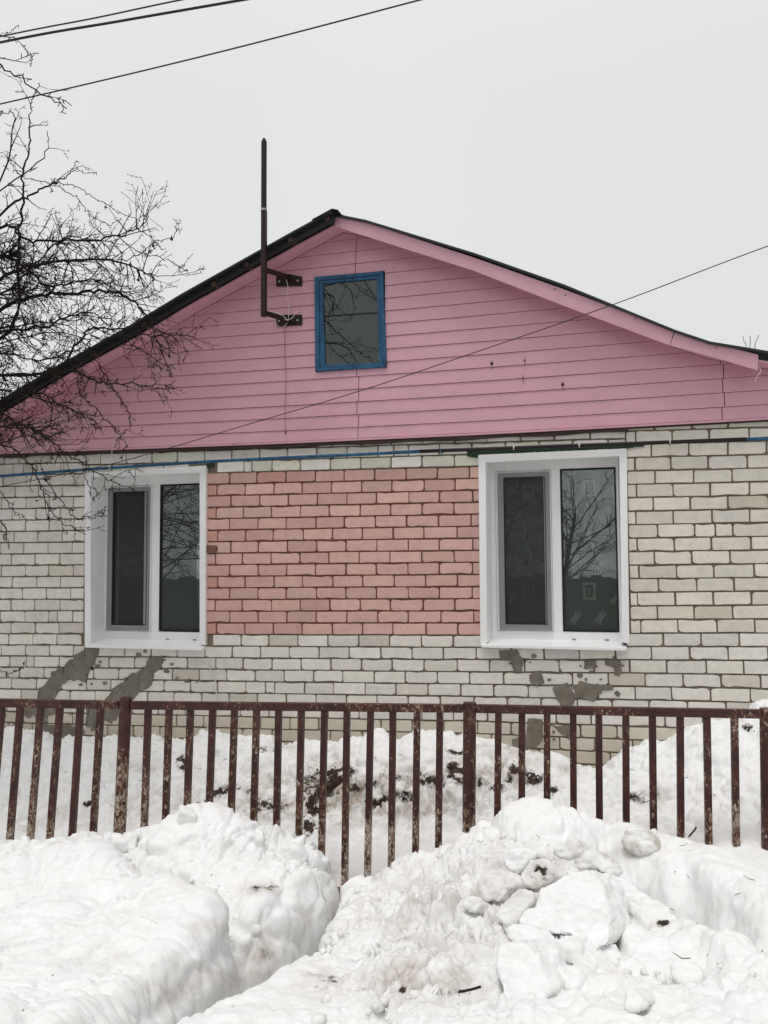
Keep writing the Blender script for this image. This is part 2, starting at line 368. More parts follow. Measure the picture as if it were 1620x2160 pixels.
# --- mortar body of the wall, with the two openings
TOPZ = lambda X: sid_bot(X) + 0.03
mb = MB(); ZB = -0.3
def wallpiece(x0, x1, z0, z1):
    n = max(1, int((x1 - x0) / 0.5)); xs = np.linspace(x0, x1, n + 1)
    f = (lambda X: z1) if z1 is not None else TOPZ
    for a, b in zip(xs[:-1], xs[1:]): mb.prism([(a, z0), (b, z0), (b, f(b)), (a, f(a))], 6.413, 6.75)
ex = lambda w: (w['I'][0] - .022, w['I'][1] + .022, w['I'][2] - .03, w['I'][3] + .032)
l, r = ex(WIN['L']), ex(WIN['R'])
wallpiece(XL, l[0], ZB, None); wallpiece(l[1], r[0], ZB, None); wallpiece(r[1], XR, ZB, None)
wallpiece(l[0], l[1], ZB, l[2]); wallpiece(r[0], r[1], ZB, r[2]); wallpiece(l[0], l[1], l[3], None); wallpiece(r[0], r[1], r[3], None)
mb.box(XR - .35, XR - .01, 6.76, 13.8, ZB, 3.0); mb.box(XL + .01, XL + .35, 6.76, 13.8, ZB, 3.0)
wall = mb.build('wall', M['mortar'], house)

# --- brick courses: heights measured in three zones of the facade
def cl(pts): return interp(pts, WY)
base0 = cl([(0, 1337), (178, 1337.3), (435, 1338.5), (1010, 1340), (1335, 1336), (1620, 1335)])
low5 = cl([(20, 1453.7), (600, 1463.6), (1000, 1469.3), (1330, 1476), (1600, 1482)])
zone_up = [
    (XL, P(178, 1200, WY).x, cl([(0, 1002.5), (178, 999)]), 14),
    (P(178, 1200, WY).x, P(1327, 1200, WY).x, cl([(435, 998), (1010, 983.5)]), 14),
    (P(1327, 1200, WY).x, XR, cl([(1335, 965), (1600, 958.6)]), 13)]
def zline(k, X, zi):
    if k <= 0: return base0(X) + (low5(X) - base0(X)) * (-k / 5.0)
    z = zone_up[zi]; return base0(X) + (z[2](X) - base0(X)) * (k / z[3])
BW, BH = 0.248, 0.090
def brick_variant(seed):
    r = random.Random(seed); w, h = BW / 2, BH / 2; pts = []
    for sx, sz in ((-1, -1), (1, -1), (1, 1), (-1, 1)):
        c = r.choice([0.005, 0.007, 0.01, 0.014, 0.02, 0.028, 0.042]) * r.uniform(0.7, 1.2); c2 = min(c, 0.02) * r.uniform(0.6, 1.2)
        a = (sx * w, sz * (h - c2)); m = (sx * (w - c * .3), sz * (h - c2 * .3)); b = (sx * (w - c), sz * h)
        pts += [a, m, b] if sx * sz > 0 else [b, m, a]
    pts = [(x + r.uniform(-.0015, .0015), z + r.uniform(-.0012, .0012)) for x, z in pts]
    q = []
    for i, p in enumerate(pts):                     # worn long edges: an extra point that wanders or bites in
        q.append(p); e = pts[(i + 1) % len(pts)]
        if abs(e[0] - p[0]) > .1:
            t = r.uniform(.2, .8); q.append((p[0] + (e[0] - p[0]) * t, p[1] - math.copysign(r.choice([0, .001, .002, .003, .008]), p[1])))
    pts = q; n = len(pts)
    V = []; ins = 0.0022
    for (x, z) in pts: V.append((x * (1 - ins / w), -0.0042 + r.uniform(-.0012, .0012), z * (1 - ins / h)))
    for (x, z) in pts: V.append((x, 0.0015, z))
    for (x, z) in pts: V.append((x, 0.018, z))
    V.append((r.uniform(-.05, .05), -0.0045 + r.uniform(-.001, .001), 0)); c = 3 * n
    Fc = [(i, (i + 1) % n, c) for i in range(n)] + [(i + n, (i + 1) % n + n, (i + 1) % n, i) for i in range(n)] + [(i + 2 * n, (i + 1) % n + 2 * n, (i + 1) % n + n, i + n) for i in range(n)]
    me = mesh('brick', V, Fc); bm = bmesh.new(); bm.from_mesh(me); bmesh.ops.recalc_face_normals(bm, faces=bm.faces)
    bm.normal_update()
    if sum(f.normal.y for f in bm.faces if abs(f.normal.y) > .8) > 0: bmesh.ops.reverse_faces(bm, faces=bm.faces)
    bm.to_mesh(me); bm.free(); me.materials.append(M['brick']); return me
NV = 18; BV = [brick_variant(100 + i) for i in range(NV)]
PK0, PK1 = P(434, 1200, WY).x, P(1012, 1200, WY).x
bricks = []
def lay(k, x0, x1, zi, off):
    p = 0.2585; j = 0.0095
    n0 = math.floor((x0 - off) / p); edges = [x0]
    x = off + n0 * p
    while x < x1:
        xx = x + random.uniform(-.006, .006)
        if xx > x0 + 0.035 and xx < x1 - 0.035: edges.append(xx)
        x += p
    edges.append(x1)
    i = 0
    while i < len(edges) - 1:
        a, b = edges[i], edges[i + 1]; i += 1
        if random.random() < 0.02 and b - a > 0.2 and not (0 <= k < 14 and zi == 1):        # a closer cut in
            c = a + random.uniform(.06, .19); spans = [(a, c), (c, b)]
        else: spans = [(a, b)]
        for a, b in spans:
            a2, b2 = a + j / 2 * random.uniform(.6, 1.5), b - j / 2 * random.uniform(.6, 1.5)
            if b2 - a2 < 0.02: continue
            xm = (a2 + b2) / 2; zb, zt = zline(k, xm, zi) + .005, zline(k + 1, xm, zi) - .005
            if zb > sid_bot(xm): continue
            sl = math.atan((zline(k, b2, zi) - zline(k, a2, zi)) / (b2 - a2))
            bricks.append((xm, (zb + zt) / 2 + random.uniform(-.0015, .0015), b2 - a2, zt - zb, sl + random.uniform(-.004, .004), k, zi))
offp = P(486, 1020, WY).x
for k in range(-16, 20):
    if k < 0:
        lay(k, XL, XR, 1, offp + (0.129 if k % 2 else 0) + (0.03 * math.sin(k * 2.1)))
    else:
        for zi, z in enumerate(zone_up):
            o = offp + (0.0 if k % 2 else 0.129) + (0, 0, 0.07)[zi] + 0.012 * math.sin(k * 1.7 + zi)
            x0, x1 = z[0], z[1]
            ztop, zbot = zline(k + 1, 0, 1), zline(k, 0, 1)
            segs = [(x0, x1)]
            if zi == 1:
                segs = []
                zk = zline(k, (l[0] + l[1]) / 2, 1); zr = zline(k, (r[0] + r[1]) / 2, 1)
                inl = zk < WIN['L']['T'][3] - 0.05; inr = zr < WIN['R']['T'][3] - 0.05
                a = WIN['L']['T'][1] - .01 if inl else x0; b = WIN['R']['T'][0] + .01 if inr else x1
                segs = [(a, b)]
            for a, b in segs: lay(k, a, b, zi, o)
def bcol(xm, k, zi):
    r = random.Random(int(xm * 1000) * 31 + k)
    if zi == 1 and 0 <= k < 14 and PK0 - .02 < xm < PK1 + .02:
        d = r.choice([1, 1, .98, .95, .91, .86]) * r.uniform(.94, 1.05); c = (.70 * d, .44 * d * r.uniform(.96, 1.05), .385 * d)
        if k == 13 and -2.98 < xm < -2.7: c = (.60, .32, .27)
        elif xm < PK0 + .1 and r.random() < .5: c = (.58, .31, .255)
        return c
    v = r.uniform(.88, 1.06); c = [.75 * v, .715 * v, .652 * v * r.uniform(.97, 1.03)]
    if zi == 1 and k in (14, 15) and r.random() < .6: c = [c[0] * .92, c[1] * .95, c[2] * .88]
    if zi == 2: c = [c[0] * 1.0, c[1] * .985, c[2] * .94]
    if k < -7: q = .88; c = [c[0] * q, c[1] * q * .97, c[2] * q * .9]
    if r.random() < .05: c = [c[0] * .85, c[1] * .83, c[2] * .8]
    return tuple(c)
vis = []
for b in bricks:
    x, y = PR((b[0], WY, b[1]))
    inw = any(WIN[q]['T'][0] < b[0] < WIN[q]['T'][1] and WIN[q]['T'][2] < b[1] < WIN[q]['T'][3] for q in 'LR')
    if inw: continue
    infr = 10 < x < 1615 and y < 1560 + (60 if 1150 < x < 1320 else 0)
    area = 0
    if infr:
        xa_, _ = PR((b[0] - b[2] / 2, WY, b[1])); xb_, _ = PR((b[0] + b[2] / 2, WY, b[1])); area = (xb_ - xa_) * b[3] * 260
    vis.append((area, b))
vis.sort(key=lambda t: -t[0]); SV, SF, SCc = [], [], []
for i, (ar, b) in enumerate(vis):
    xm, zm, w, h, sl, k, zi = b; me = BV[random.randrange(NV)]; c = bcol(xm, k, zi)
    yoff = random.uniform(-.002, .002); flip = random.random() < .5
    mat = Matrix.Translation((xm, WY + 0.0035 + yoff, zm)) @ Matrix.Rotation(-sl + (math.pi if flip else 0), 4, 'Y') @ Matrix.Diagonal((w / BW, 1, h / BH, 1))
    if i < 300 and ar > 0:
        o = bpy.data.objects.new('brick', me); COL.objects.link(o); o.parent = house; o.matrix_local = mat; o.color = (*c, 1)
    else:
        b0 = len(SV); vs = [mat @ v.co for v in me.vertices]; SV += [tuple(v) for v in vs]
        for p in me.polygons: SF.append([b0 + q for q in p.vertices]); SCc += [(*c, 1)] * len(p.vertices)
me = mesh('brickwork', SV, SF); ca = me.color_attributes.new('Col', 'FLOAT_COLOR', 'CORNER')
ca.data.foreach_set('color', np.array(SCc, dtype=np.float32).ravel())
link('brickwork', me, house, M['brick_s'], kind='stuff')
print('LOG bricks', len(vis), 'in view', sum(1 for v in vis if v[0] > 0))
# pink wash that also covers the joints of the painted panel
zp0 = lambda X: zline(0, X, 1); zp1 = lambda X: zline(14, X, 1); pp = MB()
for a, b in zip(np.linspace(PK0, PK1, 9)[:-1], np.linspace(PK0, PK1, 9)[1:]):
    pp.prism([(a, zp0(a)), (b, zp0(b)), (b, zp1(b)), (a, zp1(a))], 6.4105, 6.4125)
pp.build('painted_panel', M['mortar_p'], house)

# --- cement smears over the bricks
def patch(poly, name='cement_patch', mat='cement', proud=0.007, amp=0.012):
    w = [P(x, y, WY) for x, y in poly]; pts = []
    n = len(w)
    for i in range(n):
        a, b = w[i], w[(i + 1) % n]; m = max(2, int((b - a).length / 0.018))
        for t in range(m):
            q = a.lerp(b, t / m); pts.append([q.x, q.z])
    A = np.array([[x, 0, z] for x, z in pts]); A0 = A.copy(); A[:, 0] += fbm(A0, 22, 3, .7) * amp * 1.5; A[:, 2] += fbm(A0, 22, 3, .7, 5.5) * amp * 1.5; A[:, 0] += fbm(A0, 75, 2, .7) * amp * .5; A[:, 2] += fbm(A0, 75, 2, .7, 3) * amp * .5
    bm = bmesh.new(); vs = [bm.verts.new((x, WY - proud, z)) for x, _, z in A]
    try: f = bm.faces.new(vs)
    except Exception: bm.free(); return
    bmesh.ops.triangulate(bm, faces=[f])
    bmesh.ops.subdivide_edges(bm, edges=[e for e in bm.edges if e.calc_length() > .05], cuts=2)
    bnd = [e for e in bm.edges if e.is_boundary]
    ex = bmesh.ops.extrude_edge_only(bm, edges=bnd)
    for v in ex['geom']:
        if isinstance(v, bmesh.types.BMVert): v.co.y += 0.016; v.co.x += random.uniform(-.003, .003)
    bmesh.ops.recalc_face_normals(bm, faces=bm.faces)
    if sum(f.normal.y * f.calc_area() for f in bm.faces) > 0: bmesh.ops.reverse_faces(bm, faces=bm.faces)
    me = bpy.data.meshes.new(name); bm.to_mesh(me); bm.free(); link(name, me, house, M[mat])
z4 = lambda q: [(x / 2.7, 900 + y / 2.7) for x, y in q]
z5 = lambda q: [(950 + x / 2.418, 880 + y / 2.418) for x, y in q]
patch(z4([(485, 1255), (560, 1265), (545, 1340), (505, 1400), (490, 1460), (430, 1440), (385, 1445), (330, 1500), (310, 1560), (215, 1560), (230, 1495), (280, 1440), (300, 1395), (350, 1385), (400, 1330), (440, 1300)]))
patch(z4([(845, 1315), (930, 1310), (920, 1370), (880, 1400), (870, 1470), (790, 1520), (755, 1570), (595, 1570), (640, 1500), (700, 1450), (760, 1400), (830, 1370)]))
patch(z4([(140, 1590), (330, 1590), (320, 1640), (270, 1640), (250, 1700), (200, 1650), (150, 1650)]))
patch(z4([(490, 1595), (700, 1600), (690, 1640), (640, 1680), (560, 1660), (545, 1740), (495, 1700), (500, 1640)]))
patch(z4([(240, 1700), (400, 1700), (490, 1740), (450, 1800), (370, 1790), (240, 1770)]))
for q in ([(245, 1185), (345, 1188), (372, 1250), (355, 1305), (325, 1300), (310, 1245), (255, 1235)],
          [(400, 1310), (460, 1290), (480, 1350), (440, 1372), (410, 1355)], [(680, 1240), (745, 1240), (740, 1285), (680, 1285)],
          [(785, 1237), (872, 1240), (870, 1300), (862, 1322), (840, 1318), (836, 1275), (792, 1266)],
          [(525, 1370), (600, 1355), (632, 1410), (655, 1350), (700, 1355), (830, 1370), (830, 1392), (760, 1400), (730, 1450), (640, 1425), (620, 1480), (565, 1480), (530, 1410)],
          [(400, 1540), (470, 1540), (470, 1650), (400, 1710), (330, 1705), (310, 1640), (390, 1620)], [(520, 1575), (620, 1575), (610, 1640), (560, 1612)]):
    patch(z5(q), amp=.006)
patch([(437, 1150), (459, 1150), (458, 1166), (438, 1170)], 'brick_scar', 'mortar_p', .006, .006)

for (cx_, cy_, sx_, sy_, n_) in ((150, 1415, 45, 40, 10), (285, 1425, 50, 35, 10), (1085, 1395, 30, 25, 5), (1210, 1440, 55, 30, 12), (1250, 1405, 40, 20, 6), (1130, 1560, 40, 35, 8), (110, 1530, 70, 25, 8), (400, 1425, 8, 25, 4)):
    for _ in range(n_):
        ax, ay, ra = random.gauss(cx_, sx_), random.gauss(cy_, sy_), random.choice([2, 2.5, 3, 4, 5.5]); f_ = random.uniform(.5, 1.1)
        if ay < 1372 or 1470 < ay < 1500: continue
        patch([(ax + ra * math.cos(t) * random.uniform(.8, 1.3), ay + ra * f_ * math.sin(t) * random.uniform(.8, 1.3)) for t in np.linspace(0, 5.5, 8)], proud=.0062, amp=.003)
# --- siding planks
def clip(poly, f):
    out = []; n = len(poly)
    for i in range(n):
        a, b = poly[i], poly[(i + 1) % n]; fa, fb = f(a), f(b)
        if fa >= 0: out.append(a)
        if (fa >= 0) != (fb >= 0):
            t = fa / (fa - fb); out.append((a[0] + (b[0] - a[0]) * t, a[1] + (b[1] - a[1]) * t))
    return out
ATT = rect(((663, 584), (807.4, 571.5), (814.8, 774), (664.8, 783)), 6.35)
PH = 0.1045
seams = [P(109, 900, 6.37).x, P(754, 870, 6.37).x, P(1525, 840, 6.37).x]
XS = [XL] + seams + [XR]
# the roof underside as a set of straight rake lines, each clipping separately where it applies
def top_clip(poly):
    xs = sorted({p[0] for p in poly}); x0, x1 = min(xs), max(xs)
    brk = [x0] + [b for b in RB if x0 < b < x1] + [x1]; res = []
    for a, b in zip(brk[:-1], brk[1:]):
        if b - a < .002: continue
        q = clip(poly, lambda p: p[0] - a); q = clip(q, lambda p: b - p[0]) if len(q) > 2 else q
        za, zb = under(a + 1e-4) - .004, under(b - 1e-4) - .004
        q = clip(q, lambda p: za + (zb - za) * (p[0] - a) / (b - a) - p[1]) if len(q) > 2 else q
        if len(q) > 2: res.append(q)
    return res
RB = sorted([P(x, y, SHY).x for x, y in sheet_pts[:6]] + [P(x, y, SHR).x for x, y in sheet_pts[6:]] + [XA + .25] + [P(x, y, 6.37).x for x, y in ((115, 827), (321, 705), (551, 578))] + [P(716, 482, 6.37).x])
gb = MB()
for a, b in zip(np.linspace(XL, XR, 60)[:-1], np.linspace(XL, XR, 60)[1:]):
    if ATT[0] - .01 < (a + b) / 2 < ATT[1] + .01 or a < ATT[0] < b or a < ATT[1] < b:
        a2, b2 = a, b
        for (u, v) in ((a, min(b, ATT[0])), (max(a, ATT[1]), b)):
            if v - u > .001: gb.prism([(u, sid_bot(u)), (v, sid_bot(v)), (v, under(v)), (u, under(u))], 6.386, 6.60)
        u, v = max(a, ATT[0]), min(b, ATT[1])
        if v - u > .001:
            gb.prism([(u, sid_bot(u)), (v, sid_bot(v)), (v, ATT[2]), (u, ATT[2])], 6.386, 6.60)
            gb.prism([(u, ATT[3]), (v, ATT[3]), (v, under(v)), (u, under(u))], 6.386, 6.60)
    else: gb.prism([(a, sid_bot(a)), (b, sid_bot(b)), (b, under(b)), (a, under(a))], 6.386, 6.60)
gb.build('gable_backing', M['backing'], house)
for k in range(0, 24):
    so_ = [0] + [random.uniform(-.013, .013) for _ in seams] + [0]
    for si, (x0, x1) in enumerate(zip(XS[:-1], XS[1:])):
        a = x0 + .003 + so_[si]; b = x1 - .003 + so_[si + 1]
        z0 = lambda X: sid_bot(X) + k * PH + (.012 if k == 0 else 0); n = 6; ps = []
        xs = np.linspace(a, b, n)
        polys = []
        for u, v in zip(xs[:-1], xs[1:]):
            base = [(u, z0(u) + .0018), (v, z0(v) + .0018), (v, sid_bot(v) + (k + 1) * PH - .0012), (u, sid_bot(u) + (k + 1) * PH - .0012)]
            polys += top_clip(base)
        out = []
        for q in polys:
            if min(p[0] for p in q) < ATT[1] and max(p[0] for p in q) > ATT[0] and min(p[1] for p in q) < ATT[3] and max(p[1] for p in q) > ATT[2]:
                g = .001
                q1 = clip(q, lambda p: ATT[0] - g - p[0]); q2 = clip(q, lambda p: p[0] - ATT[1] - g)
                m = clip(clip(q, lambda p: p[0] - ATT[0] + g), lambda p: ATT[1] + g - p[0]) if len(q) > 2 else []
                q3 = clip(m, lambda p: p[1] - ATT[3] - g) if len(m) > 2 else []; q4 = clip(m, lambda p: ATT[2] - g - p[1]) if len(m) > 2 else []
                out += [t for t in (q1, q2, q3, q4) if len(t) > 2]
            else: out.append(q)
        if not out: continue
        pm = MB()
        for q in out:                                # face leans out a little towards the bottom lip
            V = [(x, 6.372 - .009 * (1 - (z - z0(x)) / PH), z) for x, z in q] + [(x, 6.3858, z) for x, z in q]; m = len(q)
            pm.add(V, [list(range(m)), list(range(2 * m - 1, m - 1, -1))] + [(i, i + m, (i + 1) % m + m, (i + 1) % m) for i in range(m)])
        pm.build('siding_plank', M['siding'], house)
# starter lip and dark board under the siding
st = MB(); fl = MB()
xs = np.linspace(XL, XR, 40)
for a, b in zip(xs[:-1], xs[1:]):
    st.prism([(a, sid_bot(a) - .004), (b, sid_bot(b) - .004), (b, sid_bot(b) + .011), (a, sid_bot(a) + .011)], 6.360, 6.386)
st.build('starter_strip', M['siding'], house)
xe = P(1325, 905, 6.37).x
for a, b in zip(np.linspace(XL, xe, 50)[:-1], np.linspace(XL, xe, 50)[1:]):
    ja, jb = .034 + .006 * math.sin(a * 9), .034 + .006 * math.sin(b * 9)
    fl.prism([(a, sid_bot(a) - ja), (b, sid_bot(b) - jb), (b, sid_bot(b) - .005), (a, sid_bot(a) - .005)], 6.372, 6.412)
for a, b in zip(np.linspace(xe, XR, 8)[:-1], np.linspace(xe, XR, 8)[1:]):
    fl.prism([(a, sid_bot(a) - .014), (b, sid_bot(b) - .014), (b, sid_bot(b) - .005), (a, sid_bot(a) - .005)], 6.378, 6.412)
fl.build('base_flashing', M['flash'], house)

# --- roof: thin dark sheets, soffit boards, fascia boards, batten ends
ridge_back = 14.0
def strip(name, xs, ztop, th, y0, y1, mat, parent=house, **kw):
    m = MB()
    for a, b in zip(xs[:-1], xs[1:]): m.prism([(a, ztop(a) - th), (b, ztop(b) - th), (b, ztop(b)), (a, ztop(a))], y0, y1)
    return m.build(name, mat, parent, **kw)
xl = [XL - .5] + [P(x, y, SHY).x for x, y in sheet_pts[:6]]; xr = [XA, XA + .25] + [P(x, y, SHR).x for x, y in sheet_pts[6:]] + [XR + .3]
roof = strip('roof', xl, sheet, .016, SHY, ridge_back, M['roof']); strip('roof', xr, lambda X: sheet(X + 1e-5), .016, SHR, ridge_back, M['roof'])
# raised verge of the left sheet and ridge cap
strip('verge_trim', xl[:-1] + [XA - .004], lambda X: sheet(X) - .0165, .05, 6.135, 6.16, M['roof'])
strip('ridge_cap', [XA - .17, XA, XA + .05], lambda X: sheet(X) + .005, .0045, SHY - .01, ridge_back, M['roof'])
# soffit boards (two runs on each slope)
def rake_board(name, xs, zf, y0, y1, mat, th=.012):
    m = MB()
    for a, b in zip(xs[:-1], xs[1:]): m.prism([(a, zf(a)), (b, zf(b)), (b, zf(b) + th), (a, zf(a) + th)], y0, y1)
    return m.build(name, mat, house)
sl_x = [XL - .3] + [x for x in RB if x < xa - .01] + [xa - .002]
sr_x = [xa + .002] + [x for x in RB if x > xa + .01] + [XR + .2]
for ya, yb in ((6.205, 6.288), (6.291, 6.369)):
    rake_board('soffit_board', sl_x, under, ya, yb, M['siding']); rake_board('soffit_board', sr_x, under, ya, yb, M['siding'])
# fascia boards of the right slope
FY = 6.19
def fascia(q, name='fascia_board'):
    w = [P(x, y, FY) for x, y in q]; m = MB().prism([(p.x, p.z) for p in w][::-1], FY, FY + .016)
    return m.build(name, M['siding'], house)
fascia([(705.5, 447), (1005, 545), (1200, 614), (1422.5, 697.5), (1412, 728), (1190, 645), (1000, 571), (705.5, 477)])
fascia([(1424.5, 698), (1500, 722), (1599.5, 748.5), (1598.5, 781), (1500, 752), (1414, 728.5)])
for (x, y) in ((515 / 2.7 + 500, 400 + 165 / 2.7), (613, 505.5), (520, 558), (451, 599), (304, 684), (197, 745), (115, 790)):
    p = P(x, y, 6.13); MB().box(p.x - .02, p.x + .02, 6.118, 6.203, p.z - .02, p.z + .02).build('batten_end', M['wood'], house, bevel=.004)
for (x, y) in ((800, 475), (1193, 622), (1340, 672), (1510, 733), (1170, 610)):
    p = P(x, y, FY - .002); MB().tube([(p.x, FY - .004, p.z), (p.x, FY + .002, p.z)], .005, 8).build('nail_head', M['hole'], house)

# --- ordinary windows
def window(key, label):
    w = WIN[key]; T, I, S, Nn, G = w['T'], w['I'], w['S'], w['N'], w['G']
    win = empty('window', None, None)
    win.parent = house; win['label'] = label
    # casing: four mitred boards
    a = [P(x, y, 6.372) for x, y in w['trim']]; b = [P(x, y, 6.372) for x, y in w['inner']]
    o = [(p.x, p.z) for p in a]; i = [(p.x, p.z) for p in b]; m = MB()
    g = .0006
    for j in range(4):
        if j == 2: continue
        k = (j + 1) % 4; m.prism([i[j], i[k], o[k], o[j]], 6.372, 6.412)
    m.build('casing', M['pvc'], win, bevel=.0015)
    # reveals back to the frame
    fz0, fz1 = P(w['sc'][3][0], w['sc'][3][1] + 19, 6.58).z - .012, I[3] + .004
    fx0, fx1 = I[0] + .004, I[1] - .004; m = MB()
    m.add([(i[3][0], 6.376, i[3][1]), (i[0][0], 6.376, i[0][1]), (fx0, 6.62, fz1), (fx0, 6.62, I[2] - .01)], [(0, 1, 2, 3)])
    m.add([(i[1][0], 6.376, i[1][1]), (i[2][0], 6.376, i[2][1]), (fx1, 6.62, I[2] - .01), (fx1, 6.62, fz1)], [(0, 1, 2, 3)])
    m.add([(i[0][0], 6.376, i[0][1]), (i[1][0], 6.376, i[1][1]), (fx1, 6.62, fz1), (fx0, 6.62, fz1)], [(0, 1, 2, 3)])
    m.build('reveal', M['pvc'], win)
    # outer frame
    sx0 = S[0] - .022; sx1 = S[1] + .010; mx = P(w['mull'][0] + 1, 1200, 6.57).x; mx1 = G[0] - .002
    top = S[3] + .016; bot = S[2] - .004; gx1 = max(G[1], fx1 - .055); m = MB()
    m.box(fx0, sx0, 6.575, 6.63, fz0, fz1); m.box(gx1, fx1, 6.575, 6.63, fz0, fz1)
    m.box(sx0, gx1, 6.575, 6.63, top, fz1); m.box(sx0, gx1, 6.575, 6.63, fz0, bot - .004); m.box(sx1, mx1, 6.5755, 6.63, bot - .004, top)
    m.build('frame', M['pvc'], win, bevel=.003)
    # opening sash round the netted light
    def ring(x0, x1, z0, z1, t, y0, y1, tb=None):
        tb = tb or t; r_ = MB(); r_.box(x0, x0 + t, y0, y1, z0, z1); r_.box(x1 - t, x1, y0, y1, z0, z1)
        r_.box(x0 + t, x1 - t, y0, y1, z1 - tb, z1); r_.box(x0 + t, x1 - t, y0, y1, z0, z0 + tb); return r_
    ring(sx0 + .003, sx1 - .002, bot, top - .003, .045, 6.562, 6.60).build('sash', M['pvc'], win, bevel=.003)
    ring(mx1 + .001, gx1 + .012, G[2] - .012, G[3] + .012, .012, 6.571, 6.60).build('glazing_bead', M['rubber'], win)
    box('pane', sx0 + .04, sx1 - .04, 6.588, 6.592, bot + .03, top - .03, M['glass2'], win, 0)
    box('pane', mx1 + .008, gx1 + .004, 6.588, 6.592, G[2] - .004, G[3] + .004, M['glass2'], win, 0)
    ring(S[0], S[1], S[2], S[3], (Nn[0] - S[0] + S[1] - Nn[1]) / 2, 6.548, 6.561, .036).build('screen_frame', M['netframe'], win, bevel=.002)
    ring(Nn[0] - .004, Nn[1] + .004, Nn[2] - .004, Nn[3] + .004, .006, 6.546, 6.552).build('screen_gasket', M['rubber'], win)
    box('insect_screen', Nn[0], Nn[1], 6.5555, 6.5565, Nn[2], Nn[3], M['net'], win, 0)
    for f_ in (.12, .88):
        cx = S[0] + (S[1] - S[0]) * f_; box('screen_clip', cx - .012, cx + .012, 6.553, 6.5745, top + .001, top + .022, M['pvc'], win, .001)
    for f_ in (.2, .8):
        cx = mx1 + (gx1 - mx1) * f_; box('drain_cap', cx - .016, cx + .016, 6.570, 6.5745, fz0 + .02, fz0 + .028, M['netframe'], win, 0)
    # sloping sill
    z0 = P(w['trim'][3][0] + 5, 1366, 6.34).z; s0 = P(w['trim'][3][0] + 2, 1366, 6.34).x; s1 = P(w['trim'][2][0] - 6, 1366, 6.34).x
    V = [(s0, 6.335, z0), (s1, 6.335, z0), (s1, 6.335, z0 + .022), (s0, 6.335, z0 + .022), (s0, 6.60, z0 + .02), (s1, 6.60, z0 + .02), (s1, 6.60, fz0 + .02), (s0, 6.60, fz0 + .02)]
    MB().add(V, [(0, 1, 2, 3), (3, 2, 6, 7), (4, 5, 1, 0), (0, 3, 7, 4), (1, 5, 6, 2), (5, 4, 7, 6)]).build('sill', M['pvc'], win, bevel=.003)
    # the dim room behind
    m = MB(); x0, x1, za, zb, y1 = fx0 - .6, fx1 + .6, fz0 - .6, fz1 + .3, 8.2
    m.add([(x0, 6.76, za), (x1, 6.76, za), (x1, 6.76, zb), (x0, 6.76, zb), (x0, y1, za), (x1, y1, za), (x1, y1, zb), (x0, y1, zb)],
          [(4, 5, 6, 7), (0, 1, 5, 4), (3, 2, 6, 7), (0, 4, 7, 3), (1, 5, 6, 2)])
    m.build('room', M['room'], win)
    return win
wl = window('L', 'white window with bare branches mirrored in its glass')
wr = window('R', 'white window with patterned sheer curtain')

# --- sheer curtain behind the right window
cur = empty('curtain', 'sheer curtain with white wisps and squares hanging inside the right-hand house window', 'curtain')
Rw = WIN['R']; x0, x1 = Rw['I'][0] - .05, Rw['I'][1] + .05; z0, z1 = Rw['I'][2] - .1, Rw['I'][3] + .1
nx = 120; cm = MB(); cy = lambda X: 6.70 + .004 * math.sin(X * 21) + .0015 * math.sin(X * 47 + 1)
for i in range(nx + 1):
    X = x0 + (x1 - x0) * i / nx; cm.V += [(X, cy(X), z0), (X, cy(X), z1)]
cm.F = [(2 * i, 2 * i + 2, 2 * i + 3, 2 * i + 1) for i in range(nx)]
cm.build('cloth', M['tulle'], cur, smooth=True)
def motif(px, py, kind, s=1.0, flip=1):
    c = P(px, py, 6.68); m = MB()
    if kind == 'wisp':
        for d, k in ((-.019, .8), (0, 1.0), (.019, .9)):
            L, Rr = [], []
            for t in np.linspace(-1, 1, 12):
                X = c.x + (d + .016 * math.sin(t * 2.2) * flip + .006 * t * flip) * s; Z = c.z + t * .062 * s * k; hw = .0075 * s * (1 - t * t) + .001
                L.append((X - hw, cy(X) - .006, Z)); Rr.append((X + hw, cy(X) - .006, Z))
            m.add(L + Rr, [(j, j + 12, j + 13, j + 1) for j in range(11)])
    elif kind == 'flame':
        L, Rr = [], []
        for t in np.linspace(-1, 1, 16):
            X = c.x + .026 * math.sin(-t * 2.4) * s; Z = c.z + t * .15 * s; hw = .018 * s * (1 - t * t) + .0008
            L.append((X - hw, cy(X) - .006, Z)); Rr.append((X + hw, cy(X) - .006, Z))
        m.add(L + Rr, [(j, j + 16, j + 17, j + 1) for j in range(15)])
    else:
        h, t = .066 * s, .017; hx = .048 * s
        for (a, b, c0, d) in ((-hx, hx, h - t, h), (-hx, hx, -h, -h + t), (-hx, -hx + t, -h + t, h - t), (hx - t, hx, -h + t, h - t), (-.012, -.006, -.03, .03), (.004, .01, -.02, .03)):
            m.add([(c.x + a, 6.686, c.z + c0), (c.x + b, 6.686, c.z + c0), (c.x + b, 6.686, c.z + d), (c.x + a, 6.686, c.z + d)], [(0, 1, 2, 3)])
    m.build('woven_motif', M['motif'], cur)
